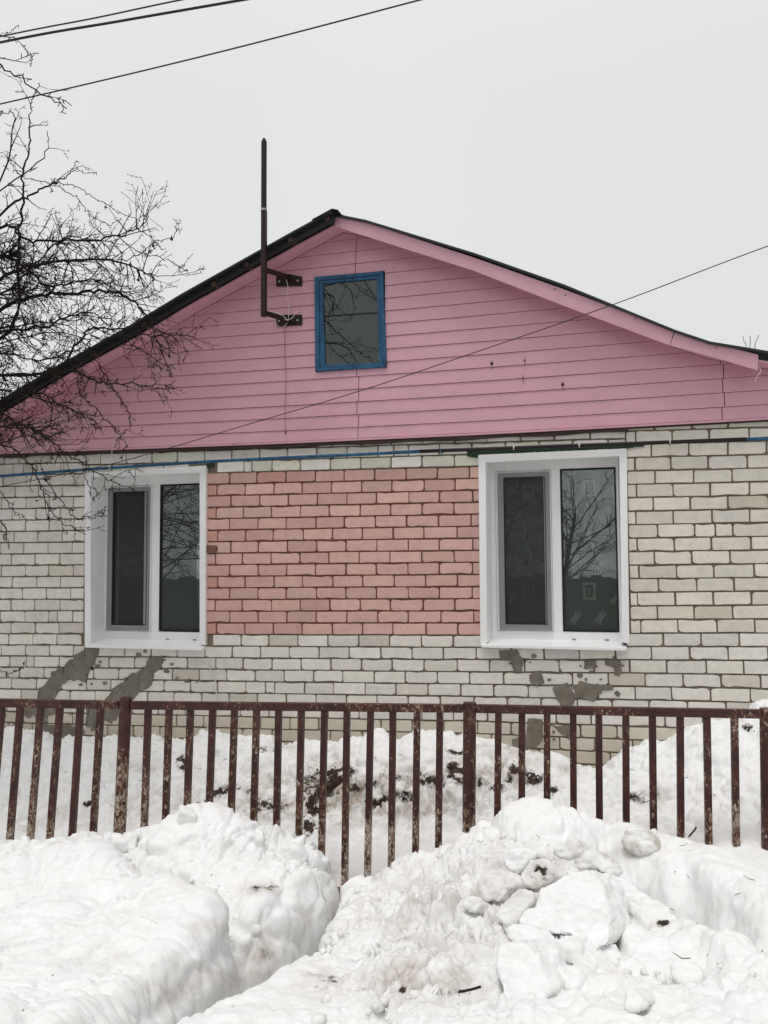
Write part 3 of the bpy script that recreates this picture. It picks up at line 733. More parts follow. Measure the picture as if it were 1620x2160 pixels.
for a in ((1212, 1196, 'wisp'), (1267, 1194, 'wisp'), (1243, 1247, 'square'), (1214, 1303, 'wisp'), (1266, 1303, 'wisp'), (1273, 1086, 'wisp'), (1243, 1030, 'square'),
          (1246, 1140, 'flame', .7), (1113, 1150, 'flame'), (1114, 1248, 'square'), (1095, 1196, 'wisp', .9), (1146, 1196, 'wisp', .9), (1080, 1262, 'wisp', .8), (1114, 1040, 'square', .9), (1092, 1090, 'wisp', .8), (1144, 1095, 'wisp', .8), (1297, 1050, 'flame', .6), (1298, 1262, 'wisp', .8)):
    motif(*a)

# --- attic window (old blue timber)
aw = empty('window', None, None); aw.parent = house; aw['label'] = 'small attic window in a worn blue timber frame'
o = [(P(x, y, 6.345).x, P(x, y, 6.345).z) for x, y in ((663, 584), (807.4, 571.5), (814.8, 774), (664.8, 783))]
i1 = [(P(x, y, 6.345).x, P(x, y, 6.345).z) for x, y in ((672, 591), (801, 579), (807, 769), (674, 776))]
i2 = [(P(x, y, 6.352).x, P(x, y, 6.352).z) for x, y in ((680, 598), (794.4, 587), (799, 765), (685.5, 769))]
m = MB()
for j in range(4): k = (j + 1) % 4; m.prism([i1[j], i1[k], o[k], o[j]], 6.345, 6.386)
m.build('casing', M['blue'], aw, bevel=.003)
m = MB()
for j in range(4): k = (j + 1) % 4; m.prism([i2[j], i2[k], i1[k], i1[j]], 6.356, 6.388)
m.build('sash', M['blue'], aw, bevel=.003)
MB().prism(i2[::-1], 6.372, 6.376).build('pane', M['glass1'], aw)
MB().tube([(i2[0][0], 6.366, P(690, 665, 6.35).z), (i2[1][0], 6.366, P(794, 658, 6.35).z)], .003, 5).build('glass_joint', M['rubber'], aw)
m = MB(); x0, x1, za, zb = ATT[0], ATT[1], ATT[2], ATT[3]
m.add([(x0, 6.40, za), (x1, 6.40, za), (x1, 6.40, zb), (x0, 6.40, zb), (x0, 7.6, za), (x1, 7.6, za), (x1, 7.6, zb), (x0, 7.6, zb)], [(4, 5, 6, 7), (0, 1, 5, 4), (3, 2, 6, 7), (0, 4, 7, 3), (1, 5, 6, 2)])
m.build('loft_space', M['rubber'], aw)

# --- little fixings and holes in the siding
for x, y, r_ in ((1037.5, 767, .012), (1107, 761, .006), (1103.5, 797, .005), (1187, 811, .011)):
    p = P(x, y, 6.366); MB().tube([(p.x, 6.360, p.z), (p.x, 6.370, p.z)], r_, 10).tube([(p.x, 6.362, p.z + .022), (p.x + .001, 6.3615, p.z - .045)], .0018, 4).build('old_anchor', M['hole'], house)

# ------------------------------------------------------------------ gas pipe along the wall
pipe = empty('gas_pipe', 'thin blue and black gas pipe running along the top of the brick wall', 'pipe')
def pl(pts, Y, ext=0): return [P(x, y, Y) for x, y in pts]
PYY = 6.335
blue_pts = [(-300, 1022), (0, 1004.4), (178, 990.7), (433, 974), (600, 965.5), (740, 959.5), (889.6, 952)]
MB().tube(pl(blue_pts, PYY), .0135, 10).build('blue_section', M['blue'], pipe, smooth=True)
MB().tube(pl([(886, 952.2), (1000, 948), (1180, 941), (1325, 936), (1574, 926.5)], PYY), .0145, 10).build('black_section', M['black'], pipe, smooth=True)
MB().tube(pl([(1570, 927), (1620, 924.5), (2420, 892)], PYY), .0125, 10).build('blue_section', M['blue'], pipe, smooth=True)
for x, y in ((696, 961.5), (1084, 945), (1222, 940), (1413, 932.5), (930, 950.5)):
    a, b = P(x - 1.5, y, PYY), P(x + 1.5, y, PYY); MB().tube([a, b], .0165, 10).build('joint_ring', M['steel'] if x > 1000 else M['blue'], pipe)
    MB().tube([P(x, y, PYY), P(x, y, PYY) + Vector((0, .075, -.01))], .006, 6).build('pipe_hook', M['black'], pipe)
for q in ([(985, 951), (1300, 938), (1360, 936), (1360, 941), (1322, 946), (1009, 959), (1006, 966), (985, 962)], [(434, 980), (450, 976), (452, 984), (436, 988)]):
    patch(q, 'paint_smear', 'green', .0075, .004)

# ------------------------------------------------------------------ mast on brackets
mast = empty('service_mast', 'tall thin black steel mast bolted to the pink gable by two brackets', 'mast')
MY = 5.98
base, top = P(556.5, 668, MY), P(557, 293, MY)
mid = P(557, 443, MY)
box('lower_tube', base.x - .0195, base.x + .0195, MY - .0195, MY + .0195, base.z, mid.z, M['bracket'], mast, .003)
MB().tube([(top.x, MY, mid.z), (top.x, MY, top.z - .02)], .0225, 12).build('upper_tube', M['black'], mast, smooth=False)
MB().tube([(top.x, MY, top.z - .02), (top.x, MY, top.z)], .014, 10).build('end_cap', M['black'], mast)
MB().tube([(top.x, MY, mid.z - .008), (top.x, MY, mid.z + .008)], .026, 12).build('joint_ring', M['steel'], mast)
for (q, ay) in (([(582.5, 583), (607, 577.5), (637, 583.5), (636.5, 602.5), (582.5, 604)], 570), ([(583, 668), (600, 664), (637, 663.5), (636.5, 685.5), (583, 688)], 661)):
    w = [P(x, y, 6.355) for x, y in q]; MB().prism([(p.x, p.z) for p in w][::-1], 6.355, 6.363).build('bracket_plate', M['bracket'], mast, bevel=.001)
    a = P(561, ay, MY); b = P(606, ay + 15 if ay < 600 else 676, 6.352); h = .022
    V = [(a.x, MY - .01, a.z - h), (b.x, 6.356, b.z - h), (b.x, 6.356, b.z + h), (a.x, MY - .01, a.z + h), (a.x + .006, MY + .01, a.z - h), (b.x + .02, 6.356, b.z - h), (b.x + .02, 6.356, b.z + h), (a.x + .006, MY + .01, a.z + h)]
    MB().add(V, [(0, 1, 2, 3), (7, 6, 5, 4), (0, 4, 5, 1), (3, 2, 6, 7), (0, 3, 7, 4), (1, 5, 6, 2)]).build('bracket_arm', M['bracket'], mast, bevel=.001)
for x, y in ((589, 593.5), (628, 592), (588.5, 677), (627.5, 675)):
    p = P(x, y, 6.35); MB().tube([(p.x, 6.347, p.z), (p.x, 6.356, p.z)], .0085, 8).build('bolt', M['steel'], mast)

def smooth_pts(pts, n=6):
    out = []; P_ = [Vector(p) for p in pts]
    for i in range(len(P_) - 1):
        p0, p1, p2, p3 = P_[max(i - 1, 0)], P_[i], P_[i + 1], P_[min(i + 2, len(P_) - 1)]
        for t in range(n):
            t = t / n; out.append(0.5 * ((2 * p1) + (p2 - p0) * t + (2 * p0 - 5 * p1 + 4 * p2 - p3) * t * t + (3 * p1 - p0 - 3 * p2 + p3) * t ** 3))
    out.append(P_[-1]); return out
zz = lambda q: [(530 + x / 9.53, 520 + y / 9.53) for x, y in q]
cable = MB()
cable.tube(smooth_pts([P(x, y, 6.33 - .02 * (i % 3)) for i, (x, y) in enumerate(zz([(725, 540), (700, 640), (735, 800), (720, 960), (755, 1160), (750, 1380), (735, 1480), (700, 1560), (655, 1610)]))]), .0032, 5)
cable.tube(smooth_pts([P(x, y, 6.24 + .02 * (i % 2)) for i, (x, y) in enumerate(zz([(330, 1300), (480, 1330), (560, 1440), (640, 1470), (760, 1465), (840, 1420), (880, 1340), (930, 1290)]))]), .003, 5)
cable.tube(smooth_pts([P(x, y, 6.23 + .015 * (i % 2)) for i, (x, y) in enumerate(zz([(745, 1495), (640, 1400), (540, 1330), (480, 1345), (500, 1420), (560, 1445), (600, 1390), (560, 1330), (480, 1320)]))]), .003, 5)
cable.tube(smooth_pts([P(x, y, 6.25) for x, y in zz([(320, 1420), (380, 1445), (470, 1450), (490, 1540), (550, 1610)])]), .003, 5)
cable.build('cable', M['white_cable'], label='loose loops of thin white cable wound round the lower mast bracket', cat='cable')
MB().tube(smooth_pts([P(x, y, 6.355) for x, y in ((601, 690), (600.5, 740), (603, 800), (601, 860), (602, 908))]), .0016, 5).tube([P(602, 907, 6.352), P(602.3, 916, 6.352)], [.002, .006], 6).build('wire', M['cable'], label='thin dark wire hanging straight down the pink gable below the mast', cat='wire')
MB().tube(smooth_pts([P(x, y, 6.30) for x, y in ((254, 916), (246, 922), (239, 938), (235, 960), (231, 985), (226, 1005))]), .003, 5).tube(smooth_pts([P(x, y, 6.36) for x, y in ((226, 1005), (212, 1035), (195, 1060), (184, 1078), (181, 1110))]), .0022, 5).build('cable', M['white_cable'], label='short white cable crossing the corner of the left-hand house window', cat='cable')
MB().tube(smooth_pts([P(x, y, 6.36) for x, y in ((450, 1388), (442, 1394), (442, 1407), (448, 1420), (454, 1436), (456, 1460), (455, 1485), (448, 1508), (441, 1526), (433, 1545), (425, 1561))]), .005, 5).build('cable', M['white_cable'], label='white cable dangling down the bricks right of the left-hand house window into the snow', cat='cable')
MB().tube(smooth_pts([P(x, y, 6.1) for x, y in ((1601, 772), (1605, 782), (1600, 790), (1595, 798), (1594, 806))]), .0022, 5).build('cord', M['white_cable'], label='frayed cord end hanging from the tip of the pink fascia', cat='cord')

# ------------------------------------------------------------------ overhead wires
def wire(pts, Ys, rad, label):
    w = [P(x, y, Y) for (x, y), Y in zip(pts, Ys)]
    MB().tube(smooth_pts(w, 10), rad, 6).build('overhead_wire', M['cable'], label=label, cat='wire')
wire([(-500, 183), (0, 77), (200, 38), (390, -2), (800, -82), (1400, -195), (2000, -305), (2600, -410)], [3.0] * 8, .0035, 'thin power line crossing the top left corner, just above the thicker one')
wire([(-500, 198), (0, 89.5), (250, 45), (510, 0), (900, -68), (1450, -160), (2000, -248), (2600, -340)], [2.95] * 8, .0055, 'thick twisted power line crossing the top left corner of the sky')
wire([(-500, 330), (0, 219.5), (430, 118), (885, 0), (1400, -138), (2000, -290), (2600, -440)], [3.3] * 7, .0035, 'lone thin wire slanting across the sky below the power lines')
wire([(2900, 60), (2100, 352), (1620, 519), (1300, 640), (1000, 744), (755, 826), (507, 900), (333, 952), (207, 985), (0, 1026), (-300, 1075)], [5.0, 5.3, 5.5, 5.65, 5.75, 5.85, 5.95, 6.0, 6.03, 6.05, 6.08], .0032, 'thin dark service cable slanting in front of the pink gable')
MB().tube(smooth_pts([P(x, y, 9) for x, y in ((1567, 709), (1570, 722), (1574, 736), (1574, 850))]), .0035, 4).tube(smooth_pts([P(x, y, 9) for x, y in ((1582, 708), (1582.5, 722), (1582, 737), (1582, 850))]), .0035, 4).tube(smooth_pts([P(x, y, 9) for x, y in ((1601, 707), (1597, 716), (1592, 737), (1592, 850))]), .0035, 4).build('dry_stalks', M['stalk'], label='three thin dry stalks standing against the sky over the right roof edge', cat='plant')

# ------------------------------------------------------------------ fence
fence = empty('metal_fence', 'brown painted steel picket fence with rust and chipped paint', 'fence')
def PF(x, y):                                     # point on the fence plane  Y = 4.86 + 0.07 X
    d = ray(x, y); t = 4.86 / (d.y - 0.07 * d.x); return Vector((d.x * t, d.y * t, CAMZ + d.z * t))
fang = math.atan(0.07)
fx = Vector((math.cos(fang), math.sin(fang), 0)); fn = Vector((-fx.y, fx.x, 0))
def bar(a, b, hw, hd, name, off=0.0, parent=fence):
    ax = (b - a); V = []
    up = Vector((0, 0, 1)) if abs(ax.normalized().z) < .5 else fx
    s = up * hw
    for e in (a, b):
        for u, v in ((-1, -1), (1, -1), (1, 1), (-1, 1)): V.append(e + s * u + fn * (hd * v + off))
    return MB().add(V, [(0, 1, 2, 3), (7, 6, 5, 4), (0, 4, 5, 1), (1, 5, 6, 2), (2, 6, 7, 3), (3, 7, 4, 0)]).build(name, M['rust'], parent, bevel=.003)
tops = [-39, 4, 43, 86, 126.5, 169.5, 212.5, 312.8, 356.8, 402, 449, 495, 541.5, 588, 636, 684.7, 732, 782, 829, 880, 928, 1051.5, 1101, 1154, 1209, 1263, 1320, 1376, 1434.6, 1490.8, 1549, 1680, 1741, 1803, 1866, 1930, 1995, 2061, 2128, 2196, 2265, 2335, 2406]
EXT = [1866, 1930, 1995, 2061, 2128, 2196, 2265, 2335, 2406]
bots = {-39: (-72, 1790), 4: (-22, 1790), 43: (20, 1784), 86: (62, 1794), 126.5: (104, 1782), 169.5: (152, 1769), 212.5: (196, 1766), 312.8: (303.6, 1764), 356.8: (349, 1739), 402: (395, 1703), 449: (440, 1739), 495: (487, 1739), 541.5: (534, 1769), 588: (582.5, 1794), 636: (630, 1787), 684.7: (678, 1814), 732: (727, 1875), 782: (775, 1860), 829: (825, 1855), 880: (876, 1847), 928: (924.5, 1832), 1051.5: (1049, 1744), 1101: (1100.6, 1708), 1154: (1154, 1721), 1209: (1210, 1739), 1263: (1264.6, 1746), 1320: (1321, 1744), 1376: (1378.4, 1751), 1434.6: (1436, 1766), 1490.8: (1495, 1784), 1549: (1553, 1804), 1680: (1686, 1830), 1741: (1750, 1830), 1803: (1815, 1830)}
for x in EXT: bots[x] = (x + (x - 1620) * .05 + 6, 1830)
rt = lambda x: 1502 + (x - 1850) * .02 if x > 1850 else float(np.interp(x, [-200, 0, 265, 700, 990, 1620, 1850], [1470.5, 1474, 1479, 1483, 1486, 1497, 1502]))
rh = lambda x: float(np.interp(x, [0, 265, 990, 1620], [17, 16.5, 16.5, 18]))
yb = lambda x: 1874 + (x - 740) * 0.004
for x in tops:
    y0 = rt(x) + rh(x); bx, by = bots[x]; s = (bx - x) / (by - y0)
    a = PF(x, y0); b = PF(x + s * (yb(x) - y0), yb(x)); bar(a, b, .0185, .0185, 'picket')
def px_line(x0, x1, f, name, hd=.024):
    n = max(2, int((x1 - x0) / 120)); xs = np.linspace(x0, x1, n + 1); m = MB(); V = []
    for x in xs:
        t, h = f(x); a, b = PF(x, t), PF(x, t + h)
        V += [b - fn * hd, b + fn * hd, a + fn * hd, a - fn * hd]
    Fc = [(0, 1, 2, 3), tuple(len(V) - 1 - i for i in range(4))]
    for i in range(n):
        for k in range(4): Fc.append((4 * i + k, 4 * i + 4 + k, 4 * i + 4 + (k + 1) % 4, 4 * i + (k + 1) % 4))
    return MB().add(V, Fc).build(name, M['rust'], fence, bevel=.003)
px_line(-220, 252, lambda x: (rt(x), rh(x)), 'top_rail'); px_line(279, 976, lambda x: (rt(x), rh(x)), 'top_rail')
px_line(1004, 1604, lambda x: (rt(x), rh(x)), 'top_rail'); px_line(1632, 2440, lambda x: (rt(x), rh(x)), 'top_rail')
for a_, b_ in ((-220, 250), (255, 974), (1008, 1600), (1630, 2440)): px_line(a_, b_, lambda x: (yb(x) - 6, 14), 'bottom_rail', .018)
for x, (bx, by), t in ((265.7, (251.5, 1769), 1471), (990.8, (989, 1764), 1482), (1618, (1623, 1830), 1494)):
    s = (bx - x) / (by - t); a = PF(x, t); b = PF(x + s * (1900 - t), 1900)
    ppost = MB().tube([a, b], .0385, 14).build('post', M['rust'], fence, smooth=False)

# ------------------------------------------------------------------ snow
def rbf(ctrl, lam=0.002):
    C = np.array([[P(*c).x, c[2]] for c in ctrl]); z = np.array([P(*c).z for c in ctrl]); return rbf_xy(C, z, lam)
def rbf_xy(C, z, lam=0.002):
    n = len(C)
    def phi(r): return np.where(r > 1e-9, r * r * np.log(np.maximum(r, 1e-9)), 0)
    K = phi(np.linalg.norm(C[:, None] - C[None], axis=2)) + lam * np.eye(n); Pm = np.c_[np.ones(n), C]
    A = np.block([[K, Pm], [Pm.T, np.zeros((3, 3))]]); s = np.linalg.lstsq(A, np.r_[z, 0, 0, 0], rcond=None)[0]
    def f(X, Y):
        q = np.c_[X, Y]; o = np.zeros(len(q))
        for i in range(n): o += s[i] * phi(np.hypot(q[:, 0] - C[i, 0], q[:, 1] - C[i, 1]))
        return o + s[n] + s[n + 1] * X + s[n + 2] * Y
    return f
def sdist(X, Y, poly):                             # distance to the outline, positive inside
    d = np.full(len(X), 1e9); ins = np.zeros(len(X), bool); n = len(poly)
    for i in range(n):
        x0, y0 = poly[i]; x1, y1 = poly[(i + 1) % n]; dx, dy = x1 - x0, y1 - y0
        t = np.clip(((X - x0) * dx + (Y - y0) * dy) / (dx * dx + dy * dy), 0, 1)
        d = np.minimum(d, np.hypot(X - x0 - t * dx, Y - y0 - t * dy))
        c = (y0 > Y) != (y1 > Y)
        with np.errstate(divide='ignore', invalid='ignore'): xi = (x1 - x0) * (Y - y0) / (y1 - y0) + x0
        ins ^= c & (X < xi)
    return np.where(ins, d, -d)
def grid_normals(V, nx, ny):
    G = V.reshape(ny, nx, 3); dx = np.gradient(G, axis=1); dy = np.gradient(G, axis=0)
    n = np.cross(dx, dy); n /= np.linalg.norm(n, axis=2)[:, :, None] + 1e-12; return n.reshape(-1, 3)
def blobmask(px, py, blobs):
    m = np.zeros(len(px))
    for bx, by, rx, ry, s in blobs: m = np.maximum(m, s * np.exp(-(((px - bx) / rx) ** 2 + ((py - by) / ry) ** 2)))
    return m
SURF = {}
def snowsheet(name, xs, ys, hf, lumps, dirt, soil, label=None, cat=None, group=None, kind=None, keep=None):
    nx, ny = len(xs), len(ys); X, Y = np.meshgrid(xs, ys); X = X.ravel(); Y = Y.ravel()
    Z = hf(X, Y); V = np.c_[X, Y, Z]; N = grid_normals(V, nx, ny)
    V = V + N * lumps(V)[:, None]
    SURF[name] = (xs, ys, V[:, 2].reshape(ny, nx))
    idx = np.arange(nx * ny).reshape(ny, nx)
    Q = np.c_[idx[:-1, :-1].ravel(), idx[:-1, 1:].ravel(), idx[1:, 1:].ravel(), idx[1:, :-1].ravel()]
    if keep is not None:
        k = keep(X, Y); Q = Q[k[Q].any(axis=1)]
        used = np.unique(Q); re = np.full(nx * ny, -1); re[used] = np.arange(len(used)); V2 = V[used]; Q = re[Q]
    else: V2 = V
    me = npmesh(name, V2, Q); px, py = proj(V2)
    d = np.clip(blobmask(px, py, dirt) * (0.6 + 1.2 * (fbm(V2, 7, 3) + .2)), 0, 1); s = np.clip(1.5 * blobmask(px, py, soil) * (0.68 + 1.3 * fbm(V2, 9, 3, .6) + .6 * fbm(V2, 30, 3, .6)), 0, 1)
    a = me.color_attributes.new('dirt', 'FLOAT_COLOR', 'POINT'); a.data.foreach_set('color', np.c_[d, s, 0 * d, 1 + 0 * d].astype(np.float32).ravel())
    return link(name, me, None, M['snow'], label=label, cat=cat, group=group, kind=kind)
def ybands(y0, y1, k): return y0 * np.exp(np.arange(0, math.log(y1 / y0) + k, k))
def _lastd(f, h):                                  # offset from the centre of the cell that owns the point
    c = np.floor(f); o = f - c - (_g[h] * .45 + .5); return (o + 1.5) % 1 - .5
def billow(V, sc, off=0):
    return 1 - 2 * np.abs(gnoise(V * sc + off))
def chunky(V, sc, off=0):                          # broken lumps: rounded cells at random heights with creases between
    w = V + 0.25 / sc * np.c_[gnoise(V * sc * 1.3 + 3), gnoise(V * sc * 1.3 + 7), gnoise(V * sc * 1.3 + 13)]
    d1, d2, h = worley(w, sc, off); lvl = (h % 97) / 97.0
    e = np.clip((d2 - d1) / 0.20, 0, 1); e = e * (2 - e)
    tl = _g[h]; f = w * sc + off; tilt = ((f - np.floor(f) - .5) * 0 + (_lastd(f, h)) * tl).sum(1)
    return e * (0.4 + 0.6 * lvl + .45 * tilt)
# trench floor and yard floor
def floor_h(X, Y): return 0.03 + 0.03 * fbm(np.c_[X, Y, 0 * X], 2.0, 3)
snowsheet('snow_ground', np.linspace(-9, 9, 360), np.linspace(0.6, 6.44, 150), floor_h, lambda V: 0.02 * fbm(V, 6, 4), [(560, 2020, 60, 90, .5)], [], kind='structure')

# left bank
Lc = [(0, 1790, 3.9), (60, 1800, 4.0), (130, 1785, 4.0), (200, 1777, 3.95), (262, 1772, 4.1), (330, 1744, 4.15), (395, 1712, 4.1), (440, 1735, 4.1), (500, 1752, 4.15), (560, 1792, 4.15), (620, 1790, 4.15), (660, 1818, 4.2), (700, 1838, 4.2), (722, 1864, 4.15),
      (200, 1815, 3.6), (330, 1880, 3.3), (430, 1930, 3.12), (480, 1965, 3.0), (510, 2000, 2.9),
      (285, 1812, 3.8), (400, 1880, 3.62), (480, 1935, 3.42), (545, 1985, 3.25),
      (380, 1775, 3.95), (450, 1815, 3.9), (540, 1850, 3.85), (627, 1882, 3.78), (660, 1850, 4.0), (560, 1905, 3.6), (590, 1930, 3.5),
      (0, 1900, 3.2), (120, 1870, 3.3), (240, 1900, 3.15), (150, 2000, 2.7), (300, 1990, 2.75), (400, 2030, 2.65), (0, 2080, 2.3), (200, 2100, 2.3), (340, 2100, 2.35), (430, 2060, 2.55), (0, 2160, 2.05), (250, 2160, 2.05), (-200, 1850, 3.6), (-300, 2000, 2.6)]
fL = rbf(Lc)
Lpoly = [(-7, 0.7), (-1.36, 0.7), (-1.38, 2.0), (-1.42, 2.6), (-1.44, 2.95), (-1.50, 3.15), (-1.60, 3.28), (-1.52, 3.4), (-1.47, 3.7), (-1.42, 4.0), (-1.44, 4.28), (-1.7, 4.42), (-3.0, 4.42), (-7, 4.3)]
def pdist(X, Y, line):
    d = np.full(len(X), 1e9)
    for (x0, y0), (x1, y1) in zip(line[:-1], line[1:]):
        dx, dy = x1 - x0, y1 - y0; t = np.clip(((X - x0) * dx + (Y - y0) * dy) / (dx * dx + dy * dy), 0, 1)
        d = np.minimum(d, np.hypot(X - x0 - t * dx, Y - y0 - t * dy))
    return d
def XYs(pts): return [(P(*p).x, p[2]) for p in pts]
gulL = XYs([(240, 1785, 4.1), (300, 1815, 3.75), (400, 1880, 3.52), (480, 1935, 3.36), (545, 1985, 3.20), (600, 2040, 3.08)])
creL = XYs([(200, 1812, 3.62), (330, 1872, 3.33), (430, 1928, 3.14), (505, 1985, 2.98)])
faceL = XYs([(430, 1790, 3.92), (520, 1820, 3.85), (600, 1860, 3.78)])
gulR = XYs([(1290, 1822, 4.0), (1345, 1858, 3.82), (1400, 1900, 3.66), (1460, 1945, 3.5), (1530, 1985, 3.32), (1620, 2040, 3.12), (1720, 2090, 2.95)])
creR = XYs([(1275, 1835, 3.74), (1325, 1875, 3.5), (1400, 1945, 3.17), (1440, 1985, 3.02), (1500, 1990, 2.93), (1560, 2005, 2.82), (1620, 2072, 2.6)])
bulR = XYs([(1420, 1850, 3.92), (1500, 1878, 3.8), (1620, 1905, 3.66)])
def hL(X, Y):
    t = np.clip(sdist(X, Y, Lpoly) / 0.16, 0, 1); back = np.clip((4.5 - Y) / .3, 0, 1)
    w = .02 * np.sin(X * 21) + .015 * np.sin(X * 43 + 1)
    z = fL(X, Y) - .12 * np.exp(-((pdist(X, Y, gulL) + w) / .085) ** 2) + .045 * np.exp(-(pdist(X, Y, creL) / .13) ** 2)
    return z * np.sqrt(1 - (1 - t) ** 2) - 0.1 * (t <= 0)
def lumL(V):
    px, py = proj(V); rough = np.clip(1.2 - np.hypot((px - 600) / 160, (py - 1810) / 60), 0, 1) + .35 * np.clip(1 - np.abs(py - 1790) / 60, 0, 1)
    return .045 * fbm(V, 2.1, 2, .5) + .016 * billow(V, 3.1) + .012 * fbm(V, 8, 3, .5) + .0045 * fbm(V, 26, 4, .7) + (rough * .075 + .014) * (chunky(V, 5.5) - .4) + .034 * (chunky(V, 2.6, 3) - .4) + (rough * .03 + .003) * chunky(V, 13, 4) + .004 * chunky(V, 38, 2)
snowsheet('snow_bank', np.arange(-5.2, -1.2, .0066), ybands(1.3, 4.55, .0032), hL, lumL,
          [(555, 1875, 38, 12, .75), (565, 2010, 30, 34, .85), (540, 2040, 40, 40, .7), (470, 2070, 70, 30, .35), (380, 2090, 90, 30, .3), (645, 1945, 20, 25, .5), (440, 1955, 40, 15, .3), (250, 2020, 160, 25, .18)],
          [(553, 1872, 30, 9, .30), (560, 2020, 16, 16, .22)],
          label='tall snow bank left of the shovelled path, smooth lobe in front and crumbled crest behind', cat='snow bank', keep=lambda X, Y: (sdist(X, Y, Lpoly) > -.03) & (X > -1.05 * Y - .6))

# right bank
Rc = [(705, 1888, 3.85), (716, 1925, 3.5), (612, 1998, 2.9), (522, 2068, 2.5), (490, 2108, 2.25), (392, 2112, 2.1), (322, 2145, 1.95),
      (745, 1872, 4.0), (800, 1864, 4.1), (835, 1850, 4.1), (880, 1845, 4.1), (925, 1828, 4.1), (955, 1795, 4.15), (985, 1768, 4.2), (1050, 1744, 4.2), (1100, 1714, 4.25), (1170, 1724, 4.25), (1250, 1746, 4.25), (1320, 1746, 4.3), (1380, 1754, 4.3), (1450, 1772, 4.3), (1500, 1787, 4.3), (1560, 1805, 4.3), (1620, 1830, 4.3), (1720, 1860, 4.3),
      (1240, 1800, 4.0), (1275, 1835, 3.78), (1325, 1875, 3.5), (1400, 1945, 3.15), (1440, 1985, 3.0), (1500, 1992, 2.92), (1545, 1990, 2.85), (1580, 2035, 2.75), (1620, 2075, 2.6), (1720, 2130, 2.4),
      (1320, 1838, 3.95), (1385, 1890, 3.8), (1450, 1940, 3.62), (1520, 1975, 3.42), (1600, 2030, 3.2), (1700, 2080, 3.0),
      (1400, 1820, 4.02), (1470, 1860, 3.85), (1540, 1885, 3.75), (1620, 1905, 3.65), (1600, 1950, 3.5), (1720, 1930, 3.6),
      (900, 1905, 3.6), (1000, 1855, 3.85), (1100, 1800, 3.95), (1180, 1795, 3.95), (850, 1990, 2.95), (1000, 1960, 3.1), (1000, 2050, 2.5), (750, 2050, 2.6), (1200, 1960, 3.1), (1200, 2060, 2.6), (1330, 2010, 2.8), (1350, 2100, 2.4), (1500, 2100, 2.45), (900, 2090, 2.3), (940, 2110, 2.32), (700, 2140, 2.1), (1100, 2160, 2.15), (1400, 2160, 2.15), (1600, 2160, 2.2), (500, 2160, 1.9)]
fR = rbf(Rc)
Rpoly = [(-1.26, 0.7), (-1.24, 1.9), (-1.20, 2.5), (-1.23, 2.9), (-1.25, 3.5), (-1.37, 3.8), (-1.42, 4.05), (-1.3, 4.3), (-.6, 4.42), (1.0, 4.5), (3.6, 4.5), (3.6, 0.7)]
def hR(X, Y):
    t = np.clip(sdist(X, Y, Rpoly) / 0.13, 0, 1)
    w = .025 * np.sin(X * 17) + .015 * np.sin(X * 37 + 2)
    z = fR(X, Y) - .40 * np.exp(-((pdist(X, Y, gulR) + w) / .17) ** 2) + .075 * np.exp(-((pdist(X, Y, creR) + w) / .10) ** 2) + .05 * np.exp(-(pdist(X, Y, bulR) / .14) ** 2)
    return z * np.sqrt(1 - (1 - t) ** 2) - 0.1 * (t <= 0)
def lumR(V):
    px, py = proj(V)
    g = np.clip(1.25 - np.hypot((px - 1010) / 330, (py - 1960) / 190), 0, 1); sm = np.clip((px - 1300) / 120, 0, 1) * np.clip((1.9 - (py - 1700) / 190), 0, 1)
    q = .042 * fbm(V, 2.4, 2, .5, 31) + .012 * fbm(V, 9, 3, .55, 5) + .0045 * fbm(V, 28, 4, .7)
    c = .03 * (chunky(V, 2.8, 5) - .4) + (.015 + .075 * g) * (chunky(V, 5.2, 9) - .4) + (.006 + .034 * g) * (chunky(V, 12, 2) - .3) + (.003 + .010 * g) * chunky(V, 30, 6) + g * .004 * chunky(V, 60, 6)
    return q + c * (1 - .85 * np.clip(sm, 0, 1)) * np.clip((px - 560) / 200, .15, 1)
snowsheet('snow_bank', np.r_[np.arange(-1.42, 1.9, .0062), np.arange(1.9, 3.25, .02)], ybands(1.3, 4.62, .0032), hR, lumR,
          [(960, 1930, 190, 120, .40), (900, 2070, 110, 50, .85), (1060, 1880, 120, 70, .5), (1150, 1820, 40, 25, .6), (1350, 1775, 46, 26, .8), (680, 2070, 50, 34, .5), (880, 1895, 60, 30, .5), (1030, 1780, 60, 20, .3), (1400, 1945, 25, 14, .4)],
          [(1155, 1838, 22, 12, .4), (1148, 1784, 12, 9, .3), (850, 2088, 8, 6, .5), (700, 2065, 26, 8, .3), (1400, 1948, 14, 8, .4), (955, 2092, 40, 8, .28)],
          label='broad heaped snow bank right of the shovelled path, littered with clods and grime', cat='snow bank', keep=lambda X, Y: (sdist(X, Y, Rpoly) > -.03) & (X < 3.4))

